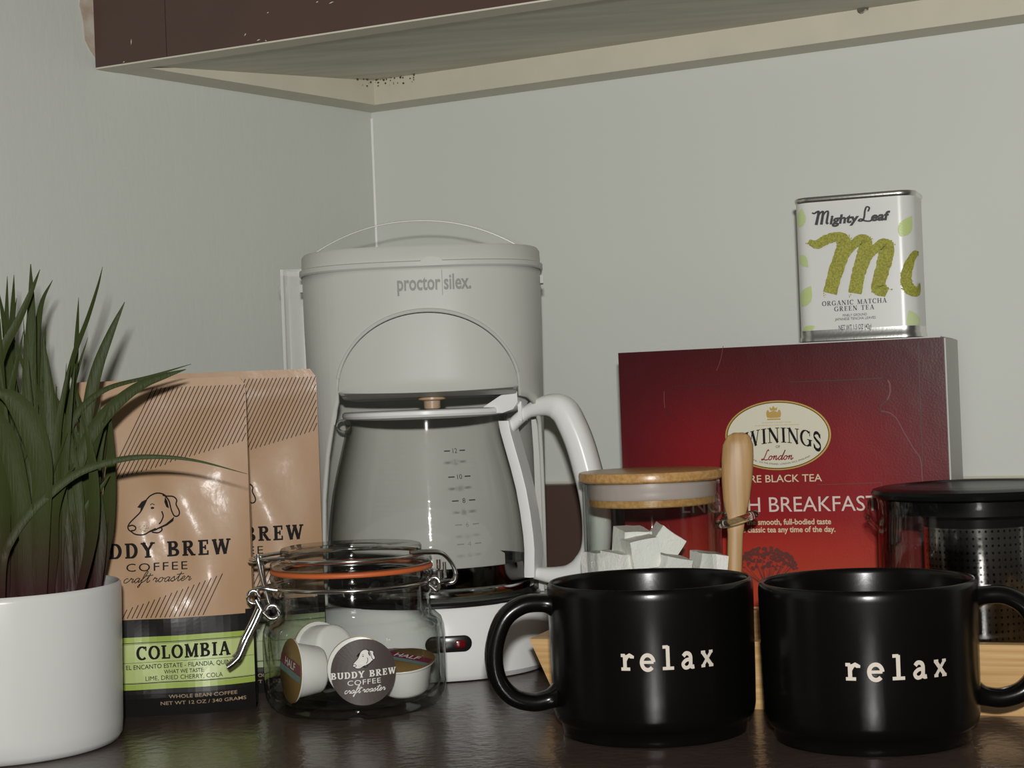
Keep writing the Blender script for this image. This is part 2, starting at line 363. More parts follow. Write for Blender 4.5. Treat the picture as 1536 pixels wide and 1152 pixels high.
# ------------------------------------------------------------------ flat print: strokes, letters, mapping on a surface
class Ink:
    def __init__(s): s.v = []; s.f = []; s.l = []; s.n = 0
    def lay(s, k):
        s.n += 1; s.l += [s.n] * k
    def poly(s, pts):
        k = len(s.v); s.v += [tuple(p) for p in pts]; s.f.append(list(range(k, k + len(pts)))); s.lay(len(pts)); return s
    def ribbon(s, pts, wd):
        P = [V((p[0], p[1])) for p in pts]; n = len(P); k = len(s.v)
        for i in range(n):
            t = (P[min(i + 1, n - 1)] - P[max(i - 1, 0)])
            if t.length < 1e-9: t = V((1, 0))
            t.normalize(); q = V((-t.y, t.x)); ww = wd(t) if callable(wd) else (wd[i] if isinstance(wd, (list, tuple)) else wd)
            a = P[i] + q * ww / 2; b = P[i] - q * ww / 2; s.v += [(a.x, a.y), (b.x, b.y)]
        for i in range(n - 1): s.f.append([k + 2 * i, k + 2 * i + 1, k + 2 * i + 3, k + 2 * i + 2])
        s.lay(2 * n); return s
    def ellipse(s, cx, cy, rx, ry, n=40):
        k = len(s.v); s.v.append((cx, cy)); s.v += [(cx + rx * math.cos(2 * PI * i / n), cy + ry * math.sin(2 * PI * i / n)) for i in range(n)]
        for i in range(n): s.f.append([k, k + 1 + i, k + 1 + (i + 1) % n])
        s.lay(n + 1); return s
    def add(s, o, ox=0, oy=0, sc=1.0, rot=0.0, sx=1.0):
        k = len(s.v); c, d = math.cos(rot), math.sin(rot)
        for x, y in o.v:
            x *= sc * sx; y *= sc; s.v.append((ox + x * c - y * d, oy + x * d + y * c))
        s.f += [[i + k for i in f] for f in o.f]
        s.l += [q + s.n for q in (o.l if len(o.l) == len(o.v) else [1] * len(o.v))]; s.n = max(s.l) if s.l else 0; return s
    def emit(s, name, fn, m, parent, label=None):
        bm = bmesh.new(); vs = []
        ly = s.l if len(s.l) == len(s.v) else [0] * len(s.v); top = max(ly) if ly else 1
        for (x, y), q in zip(s.v, ly):                          # overlapping strokes get a hair of height each
            p = V(fn(x, y)); nn = (V(fn(x + 1e-4, y)) - p).cross(V(fn(x, y + 1e-4)) - p)
            vs.append(bm.verts.new(p + nn.normalized() * (min(4e-6, 1.5e-4 / max(1, top)) * q)))
        for f in s.f:
            try: bm.faces.new([vs[i] for i in f])
            except ValueError: pass
        me = bpy.data.meshes.new(name); bm.to_mesh(me); bm.free()
        o = bpy.data.objects.new(name, me); COL.objects.link(o); me.materials.append(MT[m]); o.parent = parent
        if label: o['label'] = label
        return o
def grid_ink(x0, x1, y0, y1, nx=8, ny=2):
    k = Ink()
    k.v = [(x0 + (x1 - x0) * i / nx, y0 + (y1 - y0) * j / ny) for j in range(ny + 1) for i in range(nx + 1)]
    k.f = [[j * (nx + 1) + i, j * (nx + 1) + i + 1, (j + 1) * (nx + 1) + i + 1, (j + 1) * (nx + 1) + i] for j in range(ny) for i in range(nx)]
    return k
def arc(cx, cy, rx, ry, a0, a1, n=14):
    return [(cx + rx * math.cos(math.radians(a0 + (a1 - a0) * i / n)), cy + ry * math.sin(math.radians(a0 + (a1 - a0) * i / n))) for i in range(n + 1)]

def serif_glyphs(T, t):
    A = lambda d: t + (T - t) * abs(d.y)
    h = t / 2; tp = 1 - h
    def ser(*xs): return [([(a, y), (b, y)], t) for a, b, y in xs]
    G = {}
    G['I'] = (.52, [([(.26, 0), (.26, 1)], T)] + ser((.05, .47, h), (.05, .47, tp)))
    G['L'] = (.76, [([(.22, 0), (.22, 1)], T), ([(.66, 0), (.66, .32)], t)] + ser((.02, .44, tp), (.02, .7, h)))
    G['E'] = (.80, [([(.22, 0), (.22, 1)], T), ([(.66, 0), (.66, .3)], t), ([(.64, 1), (.64, .7)], t), ([(.5, .36), (.5, .66)], t)] + ser((.02, .68, tp), (.02, .7, h), (.22, .5, .51)))
    G['F'] = (.76, [([(.22, 0), (.22, 1)], T), ([(.64, 1), (.64, .7)], t), ([(.5, .36), (.5, .66)], t)] + ser((.02, .68, tp), (.02, .45, h), (.22, .5, .51)))
    G['O'] = (.98, [(arc(.48, .5, .48 - T / 2, .5 - h, 0, 360, 28), A)])
    G['C'] = (.90, [(arc(.48, .5, .48 - T / 2, .5 - h, 48, 312, 22), A), ([(.78, .98), (.78, .66)], t)])
    G['G'] = (.98, [(arc(.48, .5, .48 - T / 2, .5 - h, 48, 318, 22), A), ([(.78, .98), (.78, .66)], t), ([(.78, .06), (.78, .42)], T)] + ser((.56, .96, .44)))
    G['D'] = (.94, [([(.22, 0), (.22, 1)], T), ([(.22, tp)] + arc(.42, .5, .4 - T / 2 + .06, .5 - h, 90, -90, 16) + [(.22, h)], A)] + ser((.02, .4, tp), (.02, .4, h)))
    up = [(.22, tp)] + arc(.44, .755, .2, .245 - h, 90, -90, 10) + [(.22, .51 + h)]
    G['B'] = (.88, [([(.22, 0), (.22, 1)], T), (up, A), ([(.22, .51)] + arc(.48, .26, .24, .25 - h, 90, -90, 10) + [(.22, h)], A)] + ser((.02, .4, tp), (.02, .4, h)))
    G['R'] = (.94, [([(.22, 0), (.22, 1)], T), (up, A), ([(.42, .5), (.72, h)], T * .9)] + ser((.02, .4, tp), (.02, .42, h), (.6, .92, h)))
    G['P'] = (.8, [([(.22, 0), (.22, 1)], T), (up, A)] + ser((.02, .4, tp), (.02, .42, h)))
    G['U'] = (.98, [([(.22, 1), (.22, .36)] + arc(.49, .34, .27, .34 - h, 180, 360, 14) + [(.76, .36), (.76, 1)], A)] + ser((.02, .42, tp), (.58, .94, tp)))
    G['Y'] = (.94, [([(.14, 1), (.47, .46)], T), ([(.8, 1), (.47, .46)], t * 1.4), ([(.47, 0), (.47, .5)], T)] + ser((0, .34, tp), (.62, .94, tp), (.26, .68, h)))
    G['W'] = (1.28, [([(.14, 1), (.38, 0)], T), ([(.38, 0), (.62, .95)], t * 1.3), ([(.62, .95), (.88, 0)], T), ([(.88, 0), (1.12, 1)], t * 1.3)] + ser((0, .32, tp), (.46, .78, tp), (.96, 1.26, tp)))
    G['M'] = (1.18, [([(.2, 0), (.2, 1)], t * 1.5), ([(.95, 0), (.95, 1)], T), ([(.22, 1), (.57, .06)], T), ([(.57, .06), (.93, 1)], t * 1.3)] + ser((.02, .38, h), (.76, 1.14, h), (.04, .26, tp), (.9, 1.14, tp)))
    G['A'] = (.96, [([(.47, 1), (.15, 0)], t * 1.4), ([(.47, 1), (.78, 0)], T)] + ser((0, .32, h), (.6, .96, h), (.24, .66, .33)))
    G['N'] = (1.02, [([(.18, 0), (.18, 1)], t * 1.4), ([(.82, 0), (.82, 1)], t * 1.4), ([(.18, 1), (.82, 0)], T)] + ser((.02, .36, h), (.0, .2, tp), (.66, .98, tp)))
    G['S'] = (.72, [(catmull([V((.58, .76, 0)), V((.46, tp, 0)), V((.24, tp, 0)), V((.12, .76, 0)), V((.3, .56, 0)), V((.52, .42, 0)), V((.6, .24, 0)), V((.46, h, 0)), V((.22, h, 0)), V((.1, .24, 0))], 4), lambda d: t + (T - t) * abs(d.x) ** .7), ([(.6, .98), (.6, .7)], t), ([(.09, .02), (.09, .32)], t)])
    G['T'] = (.86, [([(.42, 0), (.42, 1)], T), ([(.07, 1), (.07, .68)], t), ([(.77, 1), (.77, .68)], t)] + ser((.04, .8, tp), (.2, .64, h)))
    G['H'] = (1.0, [([(.2, 0), (.2, 1)], T), ([(.78, 0), (.78, 1)], T)] + ser((.02, .38, tp), (.6, .96, tp), (.02, .38, h), (.6, .96, h), (.2, .78, .5)))
    G[' '] = (.5, [])
    # typewriter lower case
    m = T * .8
    G['r'] = (.62, [([(.2, 0), (.2, .64)], m), ([(.02, .62), (.22, .62)], m * .8), ([(.02, .05), (.44, .05)], m * .8), ([(.2, .40), (.3, .56), (.42, .63), (.54, .56)], m), ([(.54, .62), (.53, .5)], m * 1.1)])
    G['e'] = (.68, [([(.06, .33), (.6, .33)], m * .75), (arc(.33, .32, .27, .31, 2, 318, 20), m)])
    G['l'] = (.60, [([(.05, .95), (.3, .95)], m * .8), ([(.28, 0), (.28, .98)], m), ([(.03, .05), (.55, .05)], m * .8)])
    G['a'] = (.68, [(catmull([V((.1, .52, 0)), V((.22, .63, 0)), V((.38, .60, 0)), V((.45, .46, 0)), V((.45, .12, 0)), V((.52, .05, 0)), V((.62, .06, 0))], 5), m), (catmull([V((.45, .37, 0)), V((.24, .35, 0)), V((.08, .2, 0)), V((.16, .04, 0)), V((.33, .05, 0)), V((.45, .18, 0))], 5), m * .9)])
    G['x'] = (.66, [([(.08, .62), (.54, .04)], m), ([(.54, .62), (.08, .04)], m * .8), ([(0, .62), (.22, .62)], m * .7), ([(.42, .62), (.62, .62)], m * .7), ([(0, .04), (.2, .04)], m * .7), ([(.4, .04), (.64, .04)], m * .7)])
    return G
SLAB = serif_glyphs(.235, .11)
ROMAN = serif_glyphs(.19, .05)
TYPE = serif_glyphs(.215, .11)
def serif(text, size, G=SLAB, gap=.1, align='C', sx=1.0, bend=None):
    k = Ink(); x = 0.0
    for ch in text:
        adv, st = G[ch]
        for pts, wd in st: 
            P = [V((p[0] + x, p[1])) for p in pts]
            k.ribbon([(p.x, p.y) for p in P], wd)
        x += adv + gap
    W = x - gap; off = {'C': -W / 2, 'L': 0, 'R': -W}[align]
    k.v = [((a + off) * size * sx, b * size) for a, b in k.v]
    if bend: k.v = [(a, b + bend(a)) for a, b in k.v]
    return k
_cap = [None]
def inter(text, size, bold=0.0, align='C', sx=1.0, shear=0.0, gap=1.0):
    """text in Blender's built-in sans, size = cap height"""
    def mk(s):
        c = bpy.data.curves.new('lettering', 'FONT'); c.body = s; c.size = 1; c.offset = bold; c.shear = shear; c.space_character = gap; c.resolution_u = 3
        o = bpy.data.objects.new('lettering', c); COL.objects.link(o)
        bpy.context.view_layer.update()
        me = bpy.data.meshes.new_from_object(o.evaluated_get(bpy.context.evaluated_depsgraph_get()))
        vs = [(v.co.x, v.co.y) for v in me.vertices]; fs = [list(p.vertices) for p in me.polygons]
        bpy.data.objects.remove(o); bpy.data.curves.remove(c); bpy.data.meshes.remove(me); return vs, fs
    if _cap[0] is None: _cap[0] = max(y for x, y in mk('H')[0])
    vs, fs = mk(text); q = size / _cap[0]
    x0 = min(x for x, y in vs); x1 = max(x for x, y in vs); off = {'C': -(x0 + x1) / 2, 'L': -x0, 'R': -x1}[align]
    k = Ink(); k.v = [((x + off) * q * sx, y * q) for x, y in vs]; k.f = fs; return k
SCRIPT = {
 'c': (.42, [[(.34, .32), (.24, .40), (.08, .28), (.08, .08), (.2, .0), (.36, .08), (.46, .2)]]),
 'r': (.42, [[(.04, .18), (.14, .42), (.17, .32), (.32, .32), (.28, .08), (.36, .02), (.46, .18)]]),
 'a': (.50, [[(.38, .34), (.24, .40), (.08, .26), (.08, .06), (.2, .0), (.34, .18), (.4, .38), (.36, .1), (.42, .02), (.54, .18)]]),
 'f': (.36, [[(.04, .18), (.26, .5), (.36, .9), (.26, .98), (.16, .6), (.08, -.2), (.0, -.42), (-.05, -.3), (.14, -.02), (.4, .18)]]),
 't': (.36, [[(.02, .18), (.2, .5), (.26, .78), (.18, .3), (.2, .02), (.3, .02), (.4, .18)], [(-.04, .56), (.5, .62)]]),
 'o': (.48, [[(.3, .38), (.14, .36), (.06, .14), (.18, .0), (.34, .1), (.34, .32), (.26, .4), (.4, .3), (.52, .32)]]),
 's': (.40, [[(.0, .16), (.22, .42), (.24, .28), (.32, .1), (.2, .0), (.06, .06), (.26, .04), (.44, .18)]]),
 'e': (.40, [[(.0, .14), (.2, .2), (.3, .32), (.22, .41), (.1, .28), (.1, .06), (.22, .0), (.42, .18)]]),
 'L': (.62, [[(.5, .86), (.44, 1.0), (.34, .9), (.28, .5), (.18, .08), (.04, .0), (.0, .08), (.16, .1), (.4, .0), (.66, .06)]]),
 'n': (.50, [[(.02, .3), (.1, .4), (.08, .02), (.14, .28), (.3, .4), (.3, .1), (.36, .0), (.52, .18)]]),
 'd': (.52, [[(.36, .34), (.22, .40), (.07, .24), (.08, .05), (.2, .0), (.34, .2), (.52, .96), (.4, .3), (.38, .04), (.46, .02), (.56, .18)]]),
 ' ': (.22, [])}
def script(text, size, wd=.06, slant=.35, align='C'):
    k = Ink(); x = 0
    for ch in text:
        adv, st = SCRIPT[ch]
        for pts in st:
            q = catmull([V((p[0] + x + p[1] * slant, p[1], 0)) for p in pts], 5)
            k.ribbon([(p.x, p.y) for p in q], wd)
        x += adv
    off = {'C': -x / 2, 'L': 0}[align]
    k.v = [((a + off) * size, b * size) for a, b in k.v]; return k

def dog(mono=True):
    """line emblem of a dog's head looking left; returns (lines, fills)"""
    q = lambda pts: [((x - 415) / 330, (360 - y) / 330) for x, y in pts]
    sm = lambda pts, n=5: [(p.x, p.y) for p in catmull([V((x, y, 0)) for x, y in q(pts)], n)]
    k = Ink(); w_ = .026
    head = [(378, 262), (402, 240), (440, 226), (478, 232), (500, 247)]
    ear = [(478, 240), (500, 247), (545, 252), (567, 275), (563, 305), (580, 345), (580, 370), (565, 382), (548, 377), (535, 350), (527, 320), (520, 285), (508, 262), (496, 250)]
    face = [(378, 262), (360, 300), (335, 345), (300, 380), (270, 410), (257, 435), (262, 455), (278, 468), (300, 485), (335, 492), (365, 488), (392, 472), (430, 455)]
    for p in (head, ear, face, [(262, 432), (285, 427), (305, 440), (300, 458), (275, 462)], [(470, 345), (478, 378), (464, 412), (450, 428)], [(405, 478), (442, 484), (466, 470), (462, 452), (430, 462)]):
        k.ribbon(sm(p), w_)
    k.ribbon(sm([(398, 302), (410, 294), (427, 302)]), .014)
    k.ellipse((412 - 415) / 330, (360 - 321) / 330, .035, .022, 12)
    k.poly(q([(378, 262), (345, 277), (317, 313), (336, 318)])).poly(q([(345, 277), (378, 262), (352, 320), (334, 346)]))
    k.poly(q([(494, 252), (488, 285), (500, 318), (517, 328), (508, 280)]))
    k.poly(q([(548, 384), (541, 412), (500, 440), (494, 428)])).poly(q([(494, 428), (500, 440), (440, 462), (432, 456)])).poly(q([(400, 465), (432, 456), (440, 465), (388, 480)]))
    random.seed(3)
    for i in range(26):
        k.ellipse((310 + random.random() * 75 - 415) / 330, (360 - 432 - random.random() * 40) / 330, .006, .006, 5)
    fill = Ink()
    P = sm(head) + sm([(500, 247), (545, 252), (567, 275), (563, 305), (580, 345), (580, 370), (565, 382), (548, 384), (541, 412), (500, 440), (430, 460), (392, 474), (365, 488), (335, 492), (300, 485), (278, 468), (262, 455), (257, 435), (270, 410), (300, 380), (335, 345), (360, 300), (378, 262)])
    c = (0, -.1); n0 = len(P); fill.v = [c] + P; fill.f = [[0, 1 + i, 1 + (i + 1) % n0] for i in range(n0)]
    return k, fill
DOG, DOGFILL = dog()


# ================================================================== THE SETTING
DR = V((0.8832, -0.469, 0)); DL = V((0.6297, 0.7768, 0))
NR = V((DR.y, -DR.x, 0)); NL = V((DL.y, -DL.x, 0))             # wall normals, into the room
PW = at(1190, 600, 1.22); PW.z = 0
CO = onpl(562, 300, PW, NR); CO.z = 0                           # the corner on the floor plan
def xy(p): return (p.x, p.y)
bm = slab(B(), [xy(CO), xy(CO + DR * 1.3), xy(CO + DR * 1.3 - NR * .06), xy(CO - NR * .06 - DR * .09)], -0.9, 1.0)
tag(build('wall_back', bm, 'wall_r', smooth=0), kind='structure')
bm = slab(B(), [xy(CO), xy(CO - NL * .06 + DL * .0), xy(CO - DL * 1.25 - NL * .06), xy(CO - DL * 1.25)], -0.9, 1.0)
tag(build('wall_left', bm, 'wall_l', smooth=0), kind='structure')
bm = slab(B(), [xy(CO + V((0, .1, 0))), xy(CO + DR * 1.35), (1.3, -.3), (-1.1, -.3), xy(CO - DL * 1.3)], -0.95, -0.9)
tag(build('floor', bm, mat('grey_floor', (0.2, 0.19, 0.17), 0.6), smooth=0), kind='structure')

def inv(root):
    return (Matrix.Translation(root.location) @ root.rotation_euler.to_matrix().to_4x4()).inverted()
def wpart(name, bm, m, root, smooth=35, label=None):            # a part modelled in room coordinates
    bmesh.ops.transform(bm, matrix=inv(root), verts=bm.verts[:]); return build(name, bm, m, root, smooth, label)

# countertop with splashback
ct = thing('countertop', 'glossy dark brown painted corner counter that all the objects stand on', 'counter', (CO.x, CO.y, -0.04))
poly = [xy(CO + (NR + NL) * .001), xy(CO + DR * .95 + NR * .001), (.62, .60), (-.58, .50), xy(CO - DL * .95 + NL * .001)]
bm = slab(B(), poly, -0.04, 0.0)
wpart('counter_slab', bm, 'brown', ct, 0)
BT = 0.016
zb = onpl(850, 727, PW + NR * BT, NR).z
e = CO + NR * .001 + NL * .001
bm = slab(B(), [xy(e + NL * .015), xy(CO + DR * .94 + NR * .001), xy(CO + DR * .94 + NR * BT), xy(e + NR * BT + NL * .02)], 0.0, zb); bevel(bm, .001, 1)
tag(build('trim_2', bm, 'brown2', None, 0), kind='structure')
bm = slab(B(), [xy(e + NR * .004), xy(e + NL * BT + NR * .004), xy(CO - DL * .9 + NL * BT), xy(CO - DL * .9 + NL * .001)], 0.0, zb); bevel(bm, .001, 1)
tag(build('trim_3', bm, 'brown2', None, 0), kind='structure')
bm = tube(B(), [tuple(CO + DR * (t * .9 + .03) + NR * (BT * .15 + .001) + V((0, 0, zb + .0006))) for t in [0, .3, .6, 1]], .0012, 6)
tag(build('trim_4', bm, 'cream'), kind='structure')

bm = tube(B(), [tuple(CO + (NR + NL) * .0008 + V((0, 0, z))) for z in (.125, .25, .35, .4255)], .0013, 8); tag(build('trim_5', bm, MT['plastic_w']), kind='structure')
# ------------------------------------------------------------------ wall cabinet above
ZC = CH + (0.4265 - CH) * 1.0167
F0 = onz(150, 103, ZC); F1 = onz(830, 0, ZC); FD = (F1 - F0).normalized(); FN = V((FD.y, -FD.x, 0))   # FN towards the camera
F0 = F0 - FD * ((F0 - CO).dot(NL) - .0015) / FD.dot(NL)         # butt the frame against the left wall
cab = thing('wall_cabinet', 'brown painted wall cabinet overhead with cream open underside in the corner', 'cabinet', tuple(F0))
FT = 0.017
t1 = (onz(251, 88, ZC) - F0).dot(FD)
def fslab(a, b, z0, z1, th=FT):
    p, q = F0 + FD * a, F0 + FD * b
    return slab(B(), [xy(p), xy(q), xy(q - FN * th), xy(p - FN * th)], z0, z1)
bm = fslab(0, t1 - .0003, ZC + .0012, .66); bevel(bm, .0008, 1); wpart('frame_stile', bm, 'brown2', cab, 0)
bm = fslab(t1 + .0003, .86, ZC + .0012, .66); bevel(bm, .0008, 1); wpart('frame_rail', bm, 'brown2', cab, 0)
bm = fslab(.0005, .86, ZC, ZC + .0011, FT + .001); wpart('frame_bottom_edge', bm, 'cream', cab, 0, 'cracked pale paint on the frame underside')
def zpanel(x, y):
    p = V((x, y, 0)); a = max(0.0, -(p - F0).dot(FN) - FT); b = max(0.0, (p - CO).dot(NR)); return ZC + .0015 + .021 * a / (a + b + 1e-6)
pp = [xy(F0 - FN * FT + FD * .0), xy(F0 + FD * .86 - FN * FT), xy(CO + DR * .78 + NR * .001), xy(CO + NR * .001 + NL * .001)]
bm = slab(B(), pp, zpanel, lambda x, y: ZC + .05); wpart('bottom_panel', bm, 'grime', cab, 0, 'grey stained underside panel')
def batten(name, o, d, n, a0, a1, wd):
    st = [a0 + (a1 - a0) * i / 12 for i in range(13)]
    rings = []
    for s in st:
        p = o + d * s + n * .001; q = o + d * s + n * wd
        zt = lambda v: max(ZC + .001, zpanel(v.x, v.y)) + .001
        rings.append([(p.x, p.y, ZC + o.z), (q.x, q.y, ZC + o.z), (q.x, q.y, zt(q)), (p.x, p.y, zt(p))])
    return wpart(name, loft(B(), rings), 'cream', cab, 0)
batten('back_batten', CO + V((0, 0, .0002)), DR, NR, .008, .80, .029)
batten('side_batten', CO + V((0, 0, .0003)), -DL, NL, .0, (V((F0.x, F0.y, 0)) - CO).length - .0065, .027)
# a nail left in the batten and rust where the battens meet
np_ = onpl(1296, 16, CO + NR * .029, NR)
bm = tube(B(), [tuple(np_), tuple(np_ + NR * .006 + DR * .004)], .0011, 8); tube(bm, [tuple(np_ + NR * .006), tuple(np_ + NR * .0072)], .0028, 10); wpart('nail', bm, 'chrome', cab)
random.seed(11)
bm = B()
for i in range(46):
    u = abs(random.gauss(0, .014)); s = random.choice((1, 1, -1)); 
    if random.random() < .3: u = random.choice((.024, .030, .036)) + random.gauss(0, .002); s = 1
    c = CO + NR * .0294 + NL * .0274
    p = (c + (DR * u if s > 0 else -DL * u)); p.z = zpanel(p.x, p.y) - random.random() ** 2 * .006 - .0004
    r = random.uniform(.0003, .0011)
    lathe(bm, [(0, -r * .7), (r, 0), (0, r * .7)], 6, tuple(p))
tag(wpart('rust_specks', bm, 'rust', cab), kind='stuff')
bm = B()
for x, y, l_, a_ in ((368, 52, .0022, .9), (388, 60, .003, .2), (399, 61, .0016, -.6), (497, 4, .004, .25), (476, 3, .002, .4), (197, 63, .004, 1.5), (186, 93, .0018, .3), (402, 19, .0015, .5)):
    p = onpl(x, y, F0, FN); d = FD * math.cos(a_) + V((0, 0, 1)) * math.sin(a_); q_ = d.cross(FN)
    loft(bm, [[tuple(p + d * u * l_ / 2 + q_ * v * .00035 + FN * e) for u, v in ((-1, 0), (0, 1), (1, .2), (.1, -1))] for e in (.00005, .0003)])
tag(wpart('paint_chips', bm, 'cream', cab, 0, 'tiny pale paint chips'), kind='stuff')
# torn paint beside the frame: a sliver of bare plaster on the left wall
pts = [(122, -30), (144, -30), (146, 20), (143, 40), (146, 70), (150, 96), (143, 88), (134, 74), (127, 60), (124, 30), (119, 8)]
ring = [onpl(x, y, CO, NL) for x, y in pts]
bm = loft(B(), [[tuple(p + NL * .0002) for p in ring], [tuple(p + NL * .0012) for p in ring]]); 
tp = build('trim_1', bm, 'bare', None, 0); tag(tp, kind='structure')

# ================================================================== MUGS
def mug(label, c, side, th, base_z, wd, span_gap):
    r = thing('mug', label, 'mug', c, 0, 'black mugs at the front of the counter')
    prof = [(0, .0035), (.044, .0035), (.0475, .0), (.0508, .0008), (.0514, .003), (.0517, .0072), (.0532, .0082), (.0552, .0106), (.0562, .015),
            (.0566, .03), (.0570, .06), (.05735, .0785), (.0572, .0815), (.0566, .0835), (.0558, .0844), (.0548, .0843), (.0540, .0832), (.0535, .081), (.0532, .06), (.0528, .03), (.0515, .013), (.047, .009), (.03, .0075), (0, .007)]
    build('body', lathe(B(), prof, 96), 'black', r, 60)
    q = catmull([V((.0530, 0, .0722)), V((.0610, 0, .0742)), V((.0725, 0, .0735)), V((.0830, 0, .0660)), V((.0888, 0, .0500)), V((.0876, 0, .0345)), V((.0800, 0, .0240)), V((.0690, 0, .0200)), V((.0600, 0, .0208)), V((.0530, 0, .0235))], 6)
    rad = [.0050 + .0022 * max(0, 1 - min(i, len(q) - 1 - i) / 7.0) ** 2 for i in range(len(q))]
    bm = tube(B(), q, rad, 16, up=(0, 1, 0), flat=1.0, power=2.6)
    # flat>1 would widen across; widen the strap along the mug's tangent
    for v in bm.verts: v.co.y *= 1.45
    a = side
    bmesh.ops.rotate(bm, cent=(0, 0, 0), matrix=Matrix.Rotation(a, 3, 'Z'), verts=bm.verts[:])
    build('handle', bm, 'black', r, 60)
    face = math.atan2(-c[1], -c[0]) + th
    k = serif('relax', .0125, TYPE, span_gap)
    w_ = max(v[0] for v in k.v) - min(v[0] for v in k.v); f = wd / w_
    k.v = [(x * f, y) for x, y in k.v]
    def fn(x, z):
        R = .0566 + .00025 + (.0007 * (base_z + z) / .06); a_ = face + x / .0568; return (R * math.cos(a_), R * math.sin(a_), base_z + z)
    k.emit('lettering', fn, 'cream_ink', r, 'cream typewriter letters')
    return r
m1 = onz(983, 1095, 0); m2 = onz(1309, 1106, 0)
mug('black satin mug with relax lettering, its handle pointing left', (m1.x, m1.y, 0), math.radians(188), math.radians(8.5), .0428, .050, .30)
mug('black satin mug with relax lettering, its handle pointing right', (m2.x, m2.y, 0), math.radians(-6), math.radians(14.5), .0402, .0525, .30)

# ================================================================== POTTED PLANT
pc = onz(10, 1118.6, 0)
plant = thing('potted_plant', 'artificial grass plant with long dark green blades in a light grey cylinder pot', 'plant', (pc.x, pc.y, 0))
build('pot', lathe(B(), [(0, 0), (.060, 0), (.0632, .0012), (.0652, .0045), (.0658, .012), (.0675, .088), (.0672, .0905), (.0662, .0914), (.0650, .0908), (.0645, .089), (.0632, .07), (0, .07)], 96), 'pot', plant, 50)
build('soil', lathe(B(), [(0, .078), (.045, .079), (.0639, .0765), (.0632, .0715), (0, .0715)], 40), 'soil', plant)
def blade(path, w0, fold=.25, twist=0.0, peak=.35):
    """ribbon with a V fold that narrows to a tip; path in room coordinates"""
    P = catmull(path, 6); n = len(P); bm = B(); rows = []
    for i, p in enumerate(P):
        t = (P[min(i + 1, n - 1)] - P[max(i - 1, 0)]).normalized(); vw = (CC - p).normalized()
        s = t.cross(vw).normalized(); k = i / (n - 1)
        an = twist * (1 - .5 * k); nn = s.cross(t).normalized()
        s2 = s * math.cos(an) + nn * math.sin(an); n2 = nn * math.cos(an) - s * math.sin(an)
        ww = w0 / 2 * min(1, .55 + .45 * k / peak if k < peak else 1) * (1 - max(0, (k - peak) / (1 - peak)) ** 1.7 * .95)
        rows.append([bm.verts.new(p - s2 * ww), bm.verts.new(p - n2 * ww * fold), bm.verts.new(p + s2 * ww)])
    for a, b in zip(rows, rows[1:]):
        for j in range(2): bm.faces.new((a[j], a[j + 1], b[j + 1], b[j]))
    # a little thickness so the blade is no paper-thin sheet
    g = bmesh.ops.extrude_face_region(bm, geom=bm.faces[:]); 
    for v in [x for x in g['geom'] if isinstance(x, bmesh.types.BMVert)]: v.co += (v.co - CC).normalized() * .0005
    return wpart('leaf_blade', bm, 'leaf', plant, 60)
PY = pc.y
def pxb(pts, w, dy=(0, 0), **k):
    n = len(pts); b0 = at(pts[0][0], 890, PY + dy[0]); o0 = V((b0.x - pc.x, b0.y - pc.y, 0))
    if o0.length > .054: o0 *= .054 / o0.length
    return blade([V((pc.x + o0.x, pc.y + o0.y, .079))] + [at(x, y, PY + dy[0] + (dy[1] - dy[0]) * i / (n - 1)) for i, (x, y) in enumerate(pts) if i], w, **k)
px = 0.000384
pxb([(2, 905), (5, 848), (16, 812), (42, 772), (73, 742), (109, 714), (146, 698), (195, 687), (247, 685.6), (299, 692), (371, 711)], 13 * px, (-.060, -.030), peak=.3)
pxb([(92, 890), (102, 800), (114, 715), (128, 668), (150, 632), (178, 602), (213, 577), (250, 563), (279, 554)], 21 * px, (-.01, 0.0), peak=.45)
pxb([(80, 890), (82, 790), (90, 690), (105, 640), (127, 607), (163, 582), (224, 565), (287, 546)], 12 * px, (.0, .01), peak=.35)
pxb([(118, 890), (118, 790), (123, 680), (134, 604), (147, 549), (167, 497), (187, 453)], 19 * px, (.0, .015), peak=.55)
pxb([(78, 890), (80, 780), (85, 690), (92, 614), (110, 536), (131, 479), (146, 432), (154, 400)], 11 * px, (-.01, 0), twist=.9, peak=.4)
pxb([(100, 890), (104, 760), (109, 620), (112, 562), (115, 510), (118, 446)], 9 * px, (.0, .02), twist=.7, peak=.7)
pxb([(50, 890), (50, 770), (47, 666), (44, 560), (47, 470), (46, 396)], 24 * px, (-.02, 0), peak=.4)
pxb([(75, 890), (68, 760), (59, 640), (62, 560), (69, 487)], 10 * px, (.0, .02), peak=.75)
pxb([(58, 890), (55, 700), (54, 560), (57, 490), (64, 450), (79, 420)], 12 * px, (.01, .03), peak=.4)
pxb([(-60, 890), (-35, 720), (-14, 600), (2, 530), (26, 484), (47, 437), (60, 404)], 15 * px, (-.04, -.02), twist=.3, peak=.4)
pxb([(95, 890), (98, 740), (105, 610), (115, 560), (132, 506)], 8 * px, (.02, .04), peak=.5)
pxb([(95, 890), (90, 760), (82, 640), (78, 590), (77, 570)], 8 * px, (.02, .03), peak=.5)
pxb([(60, 890), (62, 780), (62, 700), (46, 640), (20, 600), (-12, 584)], 36 * px, (-.045, -.06), peak=.6)
pxb([(45, 890), (40, 800), (22, 700), (2, 640), (-25, 600)], 30 * px, (-.045, -.06), peak=.6)
pxb([(20, 890), (14, 700), (10, 560), (10, 480), (11, 414)], 12 * px, (.01, .03), peak=.4)
pxb([(26, 890), (20, 700), (15, 560), (19, 470), (21, 412)], 13 * px, (.0, .03), peak=.4)
